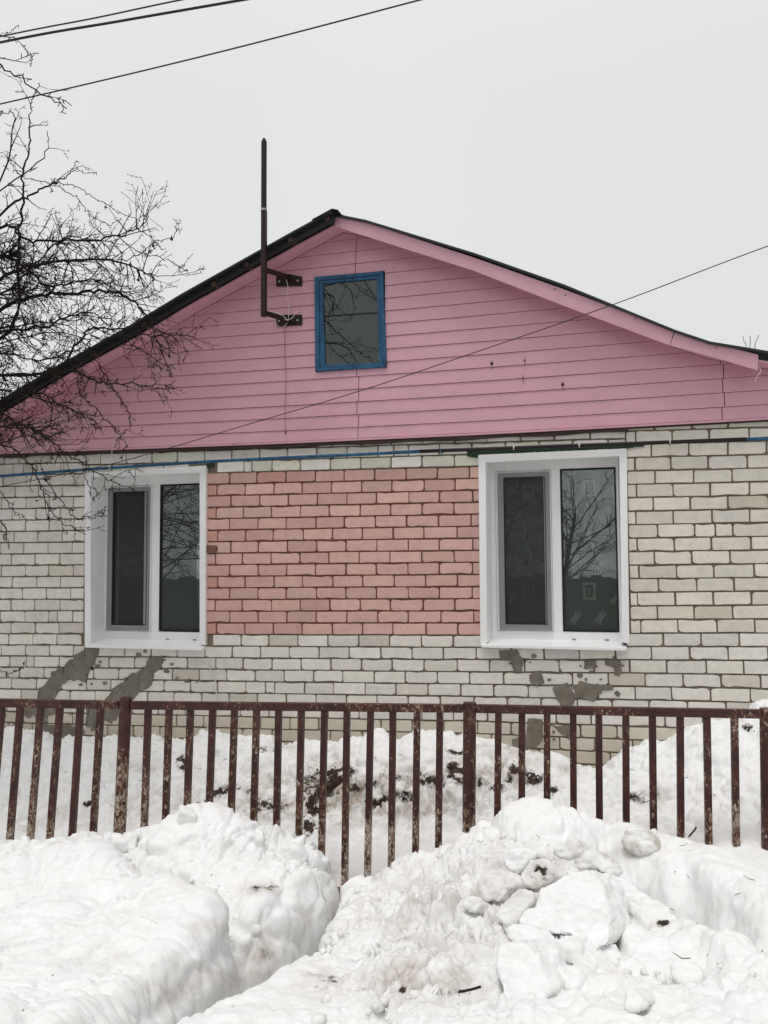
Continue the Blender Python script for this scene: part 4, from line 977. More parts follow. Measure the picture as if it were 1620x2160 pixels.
# snow thrown up against the wall behind the fence
topw = [(-300, 1538), (-100, 1540), (0, 1542), (60, 1545), (100, 1552), (112, 1562), (150, 1558), (185, 1566), (260, 1560), (330, 1562), (400, 1566), (425, 1556), (455, 1551), (500, 1560), (560, 1562), (610, 1572), (650, 1560), (700, 1566), (745, 1568), (798, 1544), (830, 1560), (870, 1558), (905, 1549), (960, 1556), (1010, 1562), (1060, 1574), (1095, 1592), (1115, 1600), (1180, 1602), (1215, 1622), (1260, 1628), (1300, 1624), (1312, 1590), (1340, 1582), (1400, 1560), (1430, 1548), (1480, 1532), (1540, 1522), (1580, 1508), (1620, 1490), (1800, 1480), (2100, 1490), (2400, 1500)]
Bc = [(x, y, 6.36) for x, y in topw] + [(x, y + 14, 6.2) for x, y in topw[::2]]
for x in range(-250, 1250, 150): Bc += [(x, 1655 + 12 * math.sin(x * .013), 5.85), (x, 1730, 5.5), (x, 1800, 5.15), (x, 1868, 4.75)]
Bc += [(1330, 1640, 5.9), (1330, 1730, 5.4), (1330, 1800, 5.0), (1450, 1600, 6.0), (1450, 1690, 5.5), (1450, 1790, 4.9), (1600, 1570, 6.0), (1600, 1660, 5.5), (1600, 1780, 4.95), (1800, 1560, 6.0), (1800, 1700, 5.3), (1800, 1830, 4.8), (2150, 1600, 6.0), (2150, 1750, 5.3), (2150, 1850, 4.8), (2500, 1600, 6.0), (2500, 1750, 5.3), (2500, 1850, 4.8)]
fB = rbf(Bc, 1e-4)
def lumB(V):
    px, py = proj(V); band = np.exp(-((py - 1690) / 50) ** 2) * np.clip((px - 450) / 200, .15, 1) * np.clip((1250 - px) / 150, 0.2, 1)
    face = np.clip((py - 1745) / 40, 0, 1)
    q = .040 * fbm(V, 3.0, 3, .5, 3) + .02 * fbm(V, 9, 3, .6) + .007 * fbm(V, 30, 3)
    return (q + (.035 + .085 * band) * (chunky(V, 5.5, 1) - .35) + .03 * (.35 + band) * chunky(V, 14, 5) + .008 * chunky(V, 34, 5)) * (1 - .6 * face)
soilB = [(690, 1650, 50, 26, .62), (652, 1690, 26, 36, .62), (720, 1625, 30, 22, .55), (795, 1690, 28, 16, .62), (870, 1640, 40, 18, .45), (965, 1625, 22, 26, .62), (1080, 1625, 26, 14, .66), (1040, 1650, 60, 20, .40), (430, 1690, 18, 12, .5), (385, 1610, 14, 16, .5), (185, 1695, 14, 7, .5), (965, 1586, 22, 6, .5), (560, 1580, 30, 8, .35), (1165, 1665, 14, 8, .5), (650, 1740, 14, 24, .62), (672, 1668, 40, 14, .7), (705, 1640, 26, 24, .7), (760, 1655, 40, 14, .5), (840, 1680, 34, 12, .55), (915, 1650, 30, 12, .5), (1005, 1650, 24, 12, .6), (1120, 1640, 30, 14, .5), (560, 1700, 60, 14, .42), (480, 1670, 50, 14, .38), (145, 1630, 10, 5, .45), (1580, 1535, 16, 10, .4), (1350, 1680, 40, 16, .3)]
snowsheet('snow_bank', np.r_[np.arange(-6.4, 2.0, .0125), np.arange(2.0, 5.6, .04)], np.arange(4.72, 6.412, .0105), lambda X, Y: fB(X, Y), lumB,
          [(740, 1680, 260, 60, 1.0), (700, 1650, 90, 50, 1.0), (330, 1690, 130, 40, .5), (120, 1720, 120, 40, .35), (1040, 1620, 130, 50, .75), (600, 1580, 50, 10, .6), (680, 1850, 60, 60, .35), (60, 1760, 60, 30, .4), (300, 1620, 50, 20, .3), (1180, 1620, 60, 20, .5), (1370, 1680, 60, 40, .35)], soilB,
          label='dirty snow heaped against the brick wall behind the metal fence', cat='snow bank')

def surf(name_i, X, Y):
    xs, ys, Z = name_i; i = int(np.clip(np.searchsorted(xs, X) - 1, 0, len(xs) - 2)); j = int(np.clip(np.searchsorted(ys, Y) - 1, 0, len(ys) - 2)); return float(Z[j, i])
# --- broken blocks of old snow lying on the right bank
def chunk(center, size, rot, seed, npl=11, sub=4, soft=40, rough=.010):
    r = np.random.default_rng(seed)
    bm = bmesh.new(); bmesh.ops.create_icosphere(bm, subdivisions=sub, radius=1.0); D = np.array([v.co[:] for v in bm.verts])
    nn = r.normal(size=(npl, 3)); nn /= np.linalg.norm(nn, axis=1)[:, None]; nn = np.r_[nn, np.eye(3), -np.eye(3)]
    h = np.r_[r.uniform(.72, 1.0, npl), np.ones(6) * r.uniform(.8, 1.0, 6)]
    dots = np.maximum(D @ nn.T, 1e-3) / h; rad = 1 / (np.mean(dots ** soft, axis=1) ** (1 / soft) * len(h) ** (1 / soft) * .97)
    Vv = D * rad[:, None] * np.array(size); Vv += D * (fbm(Vv + seed, 9, 4, .55) * rough * 2 + fbm(Vv + seed, 45, 3) * rough * .35)[:, None]
    Mx = Matrix.Translation(center) @ Euler(rot).to_matrix().to_4x4()
    for v, q in zip(bm.verts, Vv): v.co = Mx @ Vector(q)
    Vn = np.array([v.co[:] for v in bm.verts]); Fn = [[v.index for v in f.verts] for f in bm.faces]; bm.free(); return Vn, Fn
def snow_obj(name, Vn, Fn, dirt=0.0, soil=0.0, **kw):
    me = mesh(name, Vn, Fn, True); a = me.color_attributes.new('dirt', 'FLOAT_COLOR', 'POINT'); n = len(Vn)
    d = np.clip(dirt * (.6 + fbm(Vn, 9, 3)), 0, 1); a.data.foreach_set('color', np.c_[d, np.full(n, soil) * (.7 + fbm(Vn, 12, 3)), 0 * d, 1 + 0 * d].astype(np.float32).ravel())
    return link(name, me, None, M['snow'], **kw)
G_ = 'snow blocks lying on the right bank'
def slab(outline, Y0, lean, back, seed, dirt=0.0, soil=0.0, name='snow_block', label=None, group=None, vox=.0068, rough=1.0):
    ym = max(p[1] for p in outline); fr = [P(x, y, Y0 + lean * (ym - y) / 100.0) for x, y in outline]; bk = [p + Vector(back) for p in fr]
    c = sum(bk, Vector()) / len(bk); bk = [c + (p - c) * .8 for p in bk]; n = len(fr)
    me = mesh('tmp', fr + bk, [list(range(n)), list(range(2 * n - 1, n - 1, -1))] + [(i, i + n, (i + 1) % n + n, (i + 1) % n) for i in range(n)])
    bm = bmesh.new(); bm.from_mesh(me); bmesh.ops.recalc_face_normals(bm, faces=bm.faces); bm.to_mesh(me); bm.free()
    o = bpy.data.objects.new('tmp', me); COL.objects.link(o)
    bv = o.modifiers.new('b', 'BEVEL'); bv.width = .006; bv.segments = 1; bv.limit_method = 'NONE'
    rmz = o.modifiers.new('r', 'REMESH'); rmz.mode = 'VOXEL'; rmz.voxel_size = vox
    sm = o.modifiers.new('s', 'SMOOTH'); sm.iterations = 1; sm.factor = .5
    ev = o.evaluated_get(bpy.context.evaluated_depsgraph_get()); m2 = bpy.data.meshes.new_from_object(ev)
    nv = len(m2.vertices); V = np.empty(nv * 3, np.float32); m2.vertices.foreach_get('co', V); V = V.reshape(-1, 3).astype(float)
    Nn = np.array([v.normal[:] for v in m2.vertices]); V2 = V + seed
    V = V + Nn * rough * (.012 * fbm(V2, 7, 3, .5) + .005 * fbm(V2, 26, 4, .6) + .007 * (chunky(V2, 8) - .4) + .003 * (chunky(V2, 22) - .4))[:, None]
    m2.vertices.foreach_set('co', V.astype(np.float32).ravel()); m2.update(); m2.polygons.foreach_set('use_smooth', [True] * len(m2.polygons))
    a = m2.color_attributes.new('dirt', 'FLOAT_COLOR', 'POINT'); d = np.clip(dirt * (.6 + fbm(V, 9, 3)), 0, 1)
    so = np.full(nv, 0.0)
    if soil: cx_, cy_ = sum(p[0] for p in outline) / n, sum(p[1] for p in outline) / n; px, py = proj(V); so = np.clip(soil * np.exp(-((px - cx_ - 4) ** 2 + (1.7 * (py - cy_ + 6)) ** 2) / 24 ** 2) * (.75 + 1.5 * fbm(V, 30, 4, .65)), 0, 1)
    a.data.foreach_set('color', np.c_[d, so, 0 * so, 1 + 0 * so].astype(np.float32).ravel())
    bpy.data.objects.remove(o); m2.materials.clear(); m2.name = name
    return link(name, m2, None, M['snow'], label=label, cat='snow block', group=group)
zE = lambda q: [(980 + x / 2.531, 1680 + y / 2.531) for x, y in q]
for q, Y0, lean, back, seed, dirt, soil, label in (
    (zE([(690, 388), (735, 470), (765, 590), (785, 760), (765, 800), (660, 838), (625, 835), (560, 735), (470, 735), (278, 680), (288, 640), (375, 580), (385, 520), (440, 470), (560, 410)]), 2.78, .17, (.07, .16, -.05), 1, .04, 0, 'largest angular white snow block, standing on the right-hand bank'),
    (zE([(175, 790), (330, 770), (385, 860), (430, 960), (462, 1010), (455, 1060), (395, 1130), (350, 1200), (240, 1215), (205, 1120), (180, 1000), (165, 880)]), 2.30, .13, (.06, .14, -.04), 3, .03, 0, 'long upright snow slab at the bottom, left of a small rounded lump'),
    (zE([(500, 915), (580, 905), (625, 960), (622, 1020), (560, 1055), (480, 1035), (465, 980)]), 2.45, .12, (.04, .10, -.03), 5, .03, 0, 'small rounded snow lump right of the long upright slab'),
    (zE([(430, 790), (560, 740), (610, 830), (690, 930), (700, 975), (640, 970), (560, 900), (470, 890), (425, 850)]), 2.62, .14, (.05, .12, -.04), 7, .05, 0, 'tilted snow wedge just below the largest block'),
    (zE([(220, 695), (300, 690), (400, 740), (440, 800), (400, 860), (330, 800), (270, 800), (215, 760)]), 2.72, .14, (.05, .12, -.04), 9, .05, 0, 'low flat snow piece above the long upright slab'),
    (zE([(215, 290), (300, 275), (375, 290), (385, 325), (330, 350), (315, 395), (270, 415), (215, 380), (200, 330)]), 3.55, .16, (.05, .12, -.05), 11, .05, 0, 'smooth white snow lump left of the soil-stained clod'),
    (zE([(345, 335), (430, 345), (480, 400), (505, 430), (470, 440), (440, 465), (385, 500), (310, 480), (295, 430), (310, 380)]), 3.30, .16, (.05, .12, -.05), 13, .45, .8, 'snow clod with a black soil stain above the largest block'),
    (zE([(500, 265), (560, 222), (590, 235), (605, 290), (640, 310), (570, 330), (500, 325), (465, 300)]), 3.70, .12, (.04, .12, -.03), 15, .45, 0, 'greyish pointed snow clod at the top of the right bank'),
    (zE([(600, 340), (650, 300), (700, 290), (740, 330), (790, 415), (770, 430), (700, 380), (640, 385), (595, 385)]), 3.50, .15, (.05, .12, -.04), 17, .5, 0, 'dirty grey snow slab with a twig on top of the right bank'),
    (zE([(855, 175), (930, 160), (1000, 180), (1045, 220), (1040, 270), (1000, 295), (920, 312), (850, 290), (835, 240)]), 4.2, .10, (.03, .10, -.08), 19, .95, 0, 'brown stained round clod on the crest near the right pickets'),
    (zE([(850, 1040), (875, 1020), (930, 1060), (965, 1120), (920, 1150), (855, 1150)]), 2.25, .10, (.03, .08, -.03), 21, .03, 0, 'small pointed snow chunk at the bottom edge right of centre'),
    (zE([(1375, 820), (1400, 790), (1460, 780), (1500, 800), (1550, 900), (1560, 960), (1440, 960), (1380, 900)]), 2.72, .14, (.04, .10, -.06), 23, .03, 0, 'snow knob on the ridge beside the shaded hollow at right'),
    (zE([(1100, 890), (1150, 875), (1240, 910), (1260, 940), (1250, 1000), (1150, 1010), (1095, 960)]), 2.62, .14, (.04, .10, -.06), 25, .03, 0, 'low square-edged snow lump below the ridge at right'),
    (zE([(870, 545), (905, 532), (960, 580), (985, 640), (900, 650), (865, 600)]), 3.12, .14, (.04, .10, -.06), 27, .03, 0, 'small knob on the ridge line right of the largest block'),
    (zE([(0, 540), (45, 530), (85, 570), (70, 610), (10, 620), (-25, 580)]), 3.10, .14, (.04, .10, -.06), 29, .12, 0, 'small fan-shaped snow piece left of the cream-tinged clods'),
    (zE([(80, 420), (180, 380), (270, 420), (300, 470), (230, 500), (180, 570), (100, 560), (60, 490)]), 3.20, .15, (.05, .12, -.05), 31, .38, 0, 'rounded cream-tinged clod left of the largest block'),
    (zE([(200, 560), (280, 490), (365, 500), (370, 560), (320, 620), (270, 690), (215, 700), (150, 640)]), 2.98, .15, (.05, .12, -.05), 33, .38, 0, 'flat ragged cream clod touching the left side of the largest block')):
    slab(q, Y0 - (.07 if Y0 < 3.05 else .03), lean * .75, tuple(v * 1.25 for v in back), seed, dirt, soil, label=label, group=G_)
for px, py, Y, size, rot, seed, label in (
    (395, 1728, 4.08, (.07, .07, .075), (.2, .3, .2), 81, 'pointed snow chunk on the very top of the left bank'),
    (258, 1778, 4.0, (.085, .06, .055), (.1, .1, .4), 83, 'loose snow chunk at the foot of the thick left fence post'),
    (585, 1835, 3.95, (.085, .07, .07), (.3, .1, .4), 85, 'rounded snow boulder on the crumbled right end of the left bank'),
    (618, 1806, 4.08, (.07, .06, .055), (.1, .4, .4), 87, 'small snow chunk behind the boulder on the left bank'),
    (548, 1780, 4.05, (.028, .03, .06), (.1, .1, .1), 89, 'thin upright snow spike on the left bank crest')):
    Vn, Fn = chunk(P(px, py, Y), size, rot, seed); snow_obj('snow_block', Vn, Fn, .03, 0, label=label, cat='snow block', group='snow blocks lying on the left bank')
# small clods, twigs and soil crumbs beyond counting
rr = random.Random(5); AV, AF = [], []
def add_small(px, py, Y, s, lst, seed):
    V, Fn = chunk(P(px, py, Y), (s * rr.uniform(.7, 1.2), s * rr.uniform(.7, 1.2), s * rr.uniform(.6, 1)), (rr.random() * 3, rr.random() * 3, rr.random() * 3), seed, 8, 1 if s < .013 else 2, 10, s * .2)
    b = sum(len(v) for v in lst[0]); lst[0].append(V); lst[1].extend([[i + b for i in f] for f in Fn])
SR = SURF['snow_bank']
xsB, ysB, ZB_ = SR                                                     # back bank is the last surface stored
def hit(hfun, px, py, Y0=1.4, Y1=6.3):                               # where the sight line of a picture point meets a surface
    d = ray(px, py); Ys = np.linspace(Y0, Y1, 500); t = Ys / d.y; X = d.x * t; Z = CAMZ + d.z * t; H = hfun(X, Ys)
    k = np.argmax(Z < H); return (float(X[k]), float(Ys[k]), float(H[k])) if Z[k] < H[k] else None
small = ([], [])
for i in range(1500):
    px, py = (rr.gauss(1060, 260), rr.gauss(1950, 110)) if i % 3 else (rr.gauss(930, 90), rr.gauss(1960, 80))
    if not (600 < px < 1620 and 1740 < py < 2158) or (px > 1265 and py < 2030): continue
    q = hit(hR, px, py, 1.6, 4.4)
    if q is None: continue
    s = rr.choice([.006, .006, .008, .01, .012, .014, .02] + [.03] * (i % 12 == 0)); x_, y_ = PR(q); add_small(x_, y_, q[1], s, small, i + 300)
for i in range(260):
    px, py = (rr.gauss(600, 80), rr.gauss(1830, 35)) if i % 2 else (rr.gauss(400, 170), rr.gauss(1860, 80)); q = hit(hL, px, py, 1.6, 4.3)
    if q is None: continue
    x_, y_ = PR(q); add_small(x_, y_, q[1], rr.choice([.006, .008, .01, .014, .02, .03]), small, i + 900)
snow_obj('snow_crumbs', np.concatenate(small[0]), small[1], .2, 0, kind='stuff')
sm2 = ([], []); 
for bx, by, rx, ry, s_ in soilB:
    for i in range(int(3 + s_ * rx * ry / 60)):
        px, py = rr.gauss(bx, rx * .5), rr.gauss(by, ry * .5); q = hit(lambda X, Y: fB(X, Y), px, py, 4.75, 6.35)
        if q is None: continue
        x_, y_ = PR(q); add_small(x_, y_, q[1] - .01, rr.choice([.005, .007, .01, .016]) * (1 if s_ > .5 else .6), sm2, i + 1500)
me = mesh('soil_clods', np.concatenate(sm2[0]), sm2[1], True); link('soil_clods', me, None, M['soil'], kind='stuff')
tw = MB()
for i in range(150):
    if i < 110: px, py, hf = rr.uniform(0, 1600), rr.gauss(1650, 50), fB; Y0, Y1 = 4.75, 6.35
    else: px, py, hf = rr.uniform(750, 1600), rr.gauss(1880, 90), hR; Y0, Y1 = 1.6, 4.4
    q = hit(lambda X, Y: hf(X, Y), px, py, Y0, Y1)
    if q is None: continue
    L = rr.uniform(.02, .07); a = rr.random() * 6.28; p = Vector(q) + Vector((0, -.02, .012)); d = Vector((math.cos(a), math.sin(a) * .4, rr.uniform(-.3, .5)))
    tw.tube([p, p + d * L * .5 + Vector((0, 0, rr.uniform(-.01, .01))), p + d * L], [.0016, .0014, .0008], 4)
tw.build('twig_litter', M['stalk'], kind='stuff')
for (q, Y, rad, lab) in (([(1140, 1783), (1146, 1775), (1158, 1768), (1166, 1768)], 4.0, .003, None),):
    pass
def twig(pts, Y, rad, label):
    MB().tube(smooth_pts([P(x, y, Y) for x, y in pts], 4), rad, 5).build('twig', M['bark'], label=label, cat='twig', group='fallen twigs on the snow')
twig([(1453, 1765), (1460, 1757), (1466, 1750), (1469, 1744)], 4.25, .004, 'short dark twig sticking up from the crest between right-hand pickets')
twig([(968, 2092), (985, 2089), (998, 2086), (1014, 2081)], 2.26, .0035, 'dark twig lying beside the brown hollow near the bottom of the bank')
twig([(1400, 1951), (1412, 1954), (1423, 1953)], 3.08, .003, 'thin twig poking out over the shaded hollow at right')
twig([(1236, 1817), (1252, 1822), (1276, 1829)], 3.66, .003, 'twig lying across the dirty grey slab above the largest block')

# ------------------------------------------------------------------ trees
class Tree:
    def __init__(s, seed): s.r = random.Random(seed); s.m = MB(); s.fr = MB()
    def nub(s, p, d, L):
        s.m.tube([p, p + d * L], [.0028, .0022], 3, False)
    def twigs(s, p, d, L, rad, depth, droop, up):
        r = s.r; n = max(3, int(L / .05)); pts = [p]; rads = [rad]; d = d.normalized(); step = L / n; curl = Vector((r.gauss(0, 1), r.gauss(0, 1), r.gauss(0, 1))) * .07
        for i in range(n):
            f = i / n
            d = (d + curl + Vector((r.gauss(0, .115), r.gauss(0, .115), r.gauss(0, .115) - droop * (1 - f) + up * f))).normalized()
            if r.random() < .2: curl = Vector((r.gauss(0, 1), r.gauss(0, 1), r.gauss(0, 1))) * .07
            pts.append(pts[-1] + d * step); rads.append(max(.0019, rad * (1 - .62 * (i + 1) / n)))
        s.m.tube(pts, rads, 4 if rad > .004 else 3, False)
        for i in range(1, len(pts)):
            dd = (pts[i] - pts[i - 1]).normalized()
            if r.random() < .55:
                q = dd.cross(Vector((r.gauss(0, 1), r.gauss(0, 1), r.gauss(0, 1)))).normalized(); s.nub(pts[i], (q + dd * .6).normalized(), r.uniform(.008, .028))
            if depth > 0 and r.random() < (.42 if depth > 1 else .26):
                q = dd.cross(Vector((r.gauss(0, 1), r.gauss(0, 1), r.gauss(0, 1)))).normalized()
                s.twigs(pts[i], (dd * .9 + q * .8), L * r.uniform(.28, .62), rads[i] * .62, depth - 1, droop, up)
        return pts
    def limb(s, pts, r0, r1, dens, tw_len, depth=2, droop=.04, up=.06, rad=.0045):
        pts = smooth_pts(pts, 7); n = len(pts); r = s.r
        r0 = r0 * .62; pts = [pts[0]] + [p + Vector((r.gauss(0, .007), r.gauss(0, .007), r.gauss(0, .007))) for p in pts[1:]]; rads = [r0 + (r1 - r0) * (i / (n - 1)) ** .7 for i in range(n)]; s.m.tube(pts, rads, 6 if r0 > .01 else 4, True)
        tot = 0
        for i in range(1, n):
            seg = (pts[i] - pts[i - 1]); tot += seg.length * dens
            while tot > 0 and r.random() < .9:
                tot -= 1; dd = seg.normalized(); q = dd.cross(Vector((r.gauss(0, 1), r.gauss(0, 1), r.gauss(0, 1)))).normalized()
                s.twigs(pts[i], dd * .9 + q, tw_len * r.uniform(.4, 1.15), min(rad, rads[i] * .85), depth, droop, up)
            if r.random() < .5:
                q = seg.cross(Vector((r.gauss(0, 1), r.gauss(0, 1), r.gauss(0, 1)))).normalized(); s.nub(pts[i], q, r.uniform(.01, .03))
T = Tree(3)
tree = empty('apple_tree', 'bare gnarled apple tree with tangled twigs reaching in from the left', 'tree')
hub = P(-330, 1150, 5.2); tr = MB()
tr.tube(smooth_pts([Vector((hub.x - .15, 5.2, -.2)), Vector((hub.x - .1, 5.22, .7)), Vector((hub.x, 5.2, 1.5)), hub + Vector((0, 0, .3))]), [.11] * 7 + [.10] * 6 + [.085] * 6, 12)
tr.build('trunk', M['bark'], tree, smooth=True)
def L3(pts, Y0, Y1): n = len(pts) - 1; return [P(x, y, Y0 + (Y1 - Y0) * i / n) for i, (x, y) in enumerate(pts)]
h = (-330, 1080)
limbs = [
 ([h, (-160, 820), (20, 700), (38, 571), (40, 494), (50, 425), (46, 368), (61, 314), (63, 246), (69, 211), (84, 177)], 5.2, 5.1, .030, .0022, 5, .45),
 ([h, (-200, 700), (0, 456), (69, 410), (115, 387), (145, 368), (163, 337)], 5.2, 5.4, .026, .0022, 4, .3),
 ([(115, 387), (165, 395), (207, 422), (249, 448), (295, 462)], 5.35, 5.5, .006, .002, 2, .14),
 ([(30, 360), (50, 372), (115, 391), (161, 418), (191, 452), (230, 473), (256, 460)], 5.1, 5.3, .007, .002, 3, .18),
 ([(115, 387), (150, 362), (175, 363), (203, 364)], 5.3, 5.3, .004, .0018, 1, .05),
 ([h, (-150, 700), (0, 590), (77, 559), (161, 548), (245, 552), (306, 575), (330, 590)], 5.2, 5.0, .034, .003, 9, .5),
 ([h, (-150, 780), (0, 655), (77, 625), (153, 619), (230, 615), (268, 628), (298, 651), (318, 686), (333, 724), (348, 753)], 5.2, 5.5, .034, .003, 8, .45),
 ([(245, 552), (299, 533), (318, 512), (367, 498), (382, 466)], 5.1, 5.2, .007, .002, 1.5, .12),
 ([(299, 533), (341, 544), (387, 567), (398, 571)], 5.15, 5.2, .005, .002, 2, .12),
 ([h, (-160, 640), (0, 483), (57, 506), (153, 506), (230, 500), (283, 487), (306, 468), (313, 441)], 5.2, 5.35, .026, .0022, 7, .4),
 ([h, (-150, 860), (0, 793), (107, 785), (172, 713), (199, 693), (268, 697), (325, 709), (379, 707), (413, 711)], 5.2, 5.6, .026, .0022, 6, .35),
 ([(379, 707), (406, 724), (427, 735)], 5.55, 5.6, .004, .002, 1, .05),
 ([(190, 705), (230, 724), (287, 732), (329, 758), (371, 778)], 5.4, 5.3, .008, .0025, 3, .15),
 ([h, (-100, 820), (60, 790), (145, 781), (191, 800), (218, 808), (268, 808), (325, 818), (356, 818)], 5.2, 5.2, .022, .0022, 6, .3),
 ([(190, 720), (195, 747), (222, 793), (249, 835), (272, 869), (274, 900), (260, 911)], 5.4, 5.3, .008, .0022, 2.5, .16),
 ([(160, 770), (168, 827), (199, 858), (230, 892), (260, 927), (268, 942)], 5.3, 5.2, .008, .0022, 2.5, .14),
 ([h, (-120, 960), (0, 937), (59, 974), (85, 1022), (100, 1067), (130, 1100), (178, 1126)], 5.2, 5.0, .014, .002, 4, .22),
 ([h, (-60, 880), (30, 890), (93, 918), (130, 948), (167, 974), (211, 1000), (241, 1018), (285, 1026)], 5.2, 5.1, .014, .002, 5, .25),
 ([(90, 990), (104, 1022), (130, 1055), (159, 1092), (190, 1092), (226, 1089)], 5.1, 5.0, .006, .002, 2, .14),
 ([(-60, 980), (0, 1037), (22, 1067), (41, 1093)], 5.1, 5.1, .007, .002, 2, .12), ([(-60, 1060), (7, 1107), (15, 1137), (20, 1154)], 5.0, 5.0, .006, .002, 2, .1),
 ([(165, 950), (178, 967), (181, 1011), (207, 1041)], 5.1, 5.1, .005, .002, 1.5, .1), ([(-80, 1400), (0, 1415), (20, 1420), (48, 1408)], 5.0, 5.0, .004, .0018, 3, .1),
 ([h, (-100, 560), (0, 380), (30, 250), (10, 240)], 5.2, 5.0, .02, .002, 6, .4), ([h, (-120, 500), (-20, 420), (90, 330), (102, 275)], 5.2, 5.3, .02, .002, 4, .3),
 ([(-200, 250), (-60, 120), (0, 78), (20, 68), (38, 52)], 5, 5, .003, .002, .5, .05),
 ([h, (-140, 740), (0, 700), (90, 690), (170, 660), (250, 680)], 5.2, 4.9, .03, .003, 10, .4), ([h, (-140, 900), (0, 850), (80, 830), (140, 860), (200, 885)], 5.2, 5.4, .022, .002, 9, .3),
 ([h, (-160, 600), (0, 540), (100, 600), (190, 590), (260, 600)], 5.2, 5.5, .028, .003, 10, .4), ([h, (-140, 650), (0, 620), (70, 560), (140, 500), (200, 520)], 5.2, 5.7, .024, .003, 9, .4),
 ([h, (-100, 900), (-10, 900), (60, 900), (110, 930)], 5.2, 5.0, .02, .003, 10, .32), ([h, (-160, 760), (-20, 740), (80, 760), (150, 740)], 5.2, 4.8, .02, .003, 10, .35),
]
for i in range(15):
    x, y = T.r.uniform(-20, 190), T.r.uniform(540, 920); 
    limbs.append(([(-330, 1080), (-180, y + T.r.uniform(-60, 120)), (x * .35, y + T.r.uniform(-50, 30)), (x, y)], 5.2, T.r.uniform(4.7, 5.8), .018, .0026, 5, .3))
for pts, Y0, Y1, r0, r1, dens, tl in limbs:
    hi = sum(q[1] for q in pts[1:]) / (len(pts) - 1) < 470
    T.limb(L3(pts, Y0, Y1), r0, max(r1, .0026), dens * (1.0 if hi else 3.4), tl * (.5 if hi else .68), 2)
for i in range(30):                                # the rest of the crown, left of the picture and towards the street
    a = T.r.uniform(1.4, 5.4); L = T.r.uniform(1.2, 2.2); e = T.r.uniform(.15, 1.1); d = Vector((math.cos(a) * math.cos(e), math.sin(a) * .75 * math.cos(e), math.sin(e)))
    if d.y > 0: d.y *= .4
    p0 = Vector((hub.x, 5.2, T.r.uniform(1.6, 2.4))); T.limb([p0, p0 + d * L * .5 + Vector((0, 0, .15)), p0 + d * L, p0 + d * L * 1.3 - Vector((0, 0, .1))], .03, .003, 3.2, .35, 1)
T2 = Tree(12)
def MR(x, y, Y):                                   # where the attic pane mirrors the sight line of a picture point
    p = P(x, y, 6.37); d = ray(x, y); t = (6.37 - Y) / d.y; return Vector((p.x + d.x * t, Y, p.z + d.z * t))
for q, r0, dn in (([(640, 640), (676, 668), (700, 690), (728, 716), (757, 742), (785, 762), (810, 775)], .016, 6), ([(640, 690), (676, 700), (700, 735), (735, 765), (760, 790)], .014, 5),
              ([(640, 585), (676, 600), (688, 632), (705, 655), (715, 640), (730, 600)], .008, 4), ([(720, 560), (742, 592), (768, 618), (800, 632), (830, 640)], .009, 6), ([(650, 720), (690, 722), (740, 726), (790, 733)], .006, 4), ([(640, 660), (690, 672), (730, 678), (750, 660)], .006, 5)):
    w = [MR(x, y, 3.1 + .06 * i) for i, (x, y) in enumerate(q)]
    T.m.tube(smooth_pts([Vector((hub.x, 5.1, 2.4)), Vector((-5.2, 4.3, 3.9)), w[0]], 8), r0 * .9, 5)
    T2.limb(w, r0, .003, dn, .16, 1, .03, .03, .004)
T.m.add(T2.m.V, T2.m.F)
for i in range(14):                                # long arching limbs over the yard towards the street
    q = Vector((T.r.uniform(-5.2, -3.4), T.r.uniform(1.6, 3.6), T.r.uniform(4.6, 6.2))); p0 = Vector((hub.x, 5.1, T.r.uniform(2.0, 2.8)))
    T.limb([p0, p0.lerp(q, .5) + Vector((-.3, 0, .5)), q, q + Vector((T.r.uniform(-.2, .7), -.2, -.35))], .034, .004, 2.6, .35, 1)
for i in range(16):                                # low branches that the left window mirrors
    q = Vector((T.r.uniform(-5.6, -4.6), T.r.uniform(3.6, 4.9), T.r.uniform(2.1, 3.3))); p0 = Vector((hub.x - .3, 5.0, T.r.uniform(1.7, 2.4)))
    T.limb([p0, p0.lerp(q, .5) + Vector((0, 0, .25)), q, q + Vector((.25, -.1, -.2))], .02, .003, 4, .3, 1)
T.m.build('crown', M['bark'], tree, smooth=False)
for x, y in ((198, 521), (323, 518), (362, 504), (275, 558), (116, 587), (357, 751), (292, 590)):
    p = P(x, y, 5.15); MB().tube([p + Vector((0, 0, -.012)), p + Vector((0, 0, -.006)), p, p + Vector((0, 0, .008)), p + Vector((0, 0, .03))], [.005, .011, .012, .006, .0012], 8).build('withered_apple', M['fruit'], tree, smooth=True)
print('LOG tree verts', len(T.m.V))

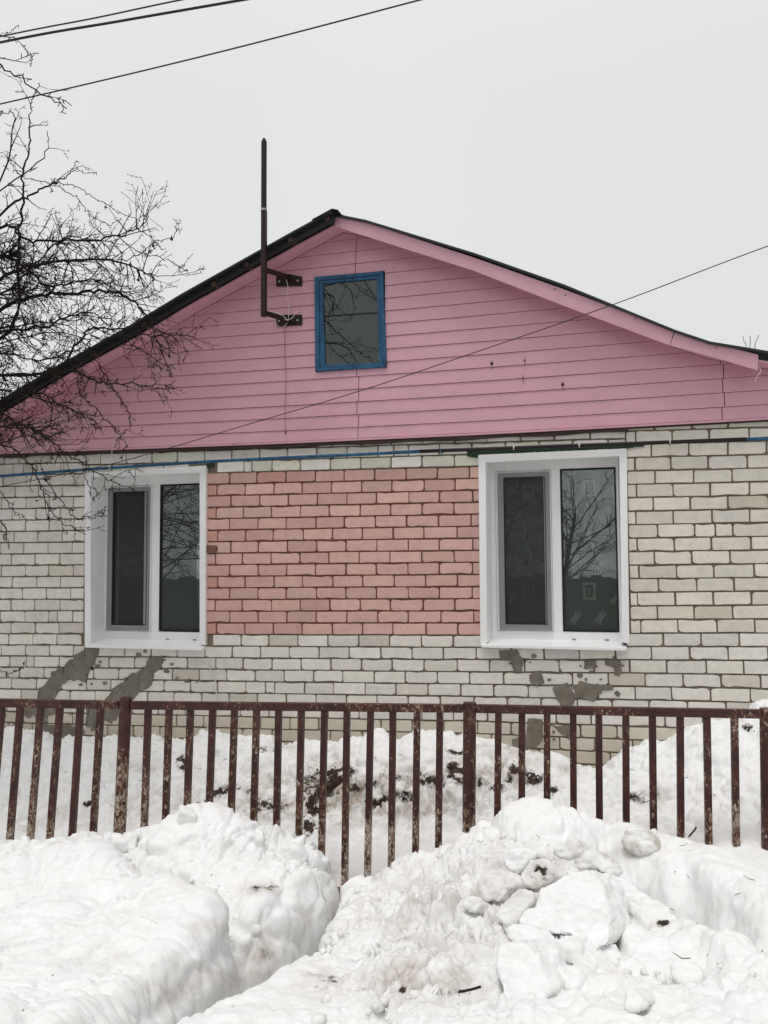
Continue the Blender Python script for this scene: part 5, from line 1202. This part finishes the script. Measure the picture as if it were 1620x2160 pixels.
# ------------------------------------------------------------------ across the street (seen mirrored in the glass)
def bare_tree(seed, loc, H):
    t = Tree(seed); r = t.r; top = Vector((r.uniform(-.3, .3), r.uniform(-.3, .3), H * .55)); base = Vector((0, 0, -.1))
    trunk = smooth_pts([base, Vector((r.uniform(-.1, .1), 0, H * .25)), top], 6)
    for i in range(26):
        p = trunk[int(len(trunk) * (.35 + .6 * i / 26))]; a = r.random() * 6.28; L = H * r.uniform(.28, .5)
        d = Vector((math.cos(a), math.sin(a), r.uniform(.3, 1.3))).normalized()
        pts = [p, p + d * L * .5, p + d * L + Vector((0, 0, r.uniform(-.1, .2) * L))]
        n = 12; t.limb(pts, .035, .006, 4.2, H * .12, 1, .02, .04, .008)
    me = mesh('crown', t.m.V, t.m.F)
    return me, trunk
cmesh, trunk = bare_tree(91, None, 6.0); cmesh.materials.append(M['bark'])
tmesh = MB(); tmesh.tube(trunk, [.10 - .005 * i for i in range(len(trunk))], 8); tme = mesh('trunk', tmesh.V, tmesh.F, True); tme.materials.append(M['bark'])
for i, (x, y, rz, s, lab) in enumerate(((-11.6, -8.4, 0, .95, 'bare street tree mirrored in the left-hand window'), (-1.45, -9.0, 2, 1.0, 'bare tree across the street mirrored in the right-hand window'), (-3.6, -10, 4, 1.35, 'taller bare tree across the street, set back behind the board fence'), (-14, -9.5, 5, 1.4, 'bare tree across the street at the far end of the board fence'))):
    t = empty('bare_tree', lab, 'tree', 'bare trees across the street', (x, y, 0)); t.rotation_euler = (0, 0, rz); t.scale = (s, s, s)
    a = bpy.data.objects.new('trunk', tme); b = bpy.data.objects.new('crown', cmesh)
    for q in (a, b): COL.objects.link(q); q.parent = t
bf = empty('board_fence', 'dark green close-boarded fence across the street', 'fence', None, (0, -5.2, 0))
bm_ = MB()
for i in range(150): x = -22 + i * .22; bm_.box(x, x + .235, -.02 + .012 * (i % 2), .01 + .012 * (i % 2), -.1, 1.7 + .04 * math.sin(i * 1.7))
bm_.build('fence_boards', M['board'], bf, kind='stuff'); box('rail', -22, 10.2, .04, .08, 1.5, 1.6, M['board'], bf)
nh = empty('timber_house', 'grey timber house with a dark pitched roof across the street', 'house', None, (5.0, -13, 0))
MB().prism([(-4, -.1), (4, -.1), (4, 2.8), (0, 4.4), (-4, 2.8)], -3, 3).build('wall', M['nhouse'], nh)
MB().prism([(-4.5, 2.55), (0, 4.45), (4.5, 2.55), (4.5, 2.75), (0, 4.65), (-4.5, 2.75)], -3.5, 3.5).build('roof', M['roof'], nh)
print('LOG dirt', [(o.name, float(np.array([d.color[0] for d in o.data.color_attributes['dirt'].data][::50]).max())) for o in bpy.data.objects if o.name.startswith('snow_bank')])
print('LOG tris', sum(len(o.data.polygons) * 2 for o in bpy.data.objects if o.type == 'MESH'), 'objects', len(bpy.data.objects))
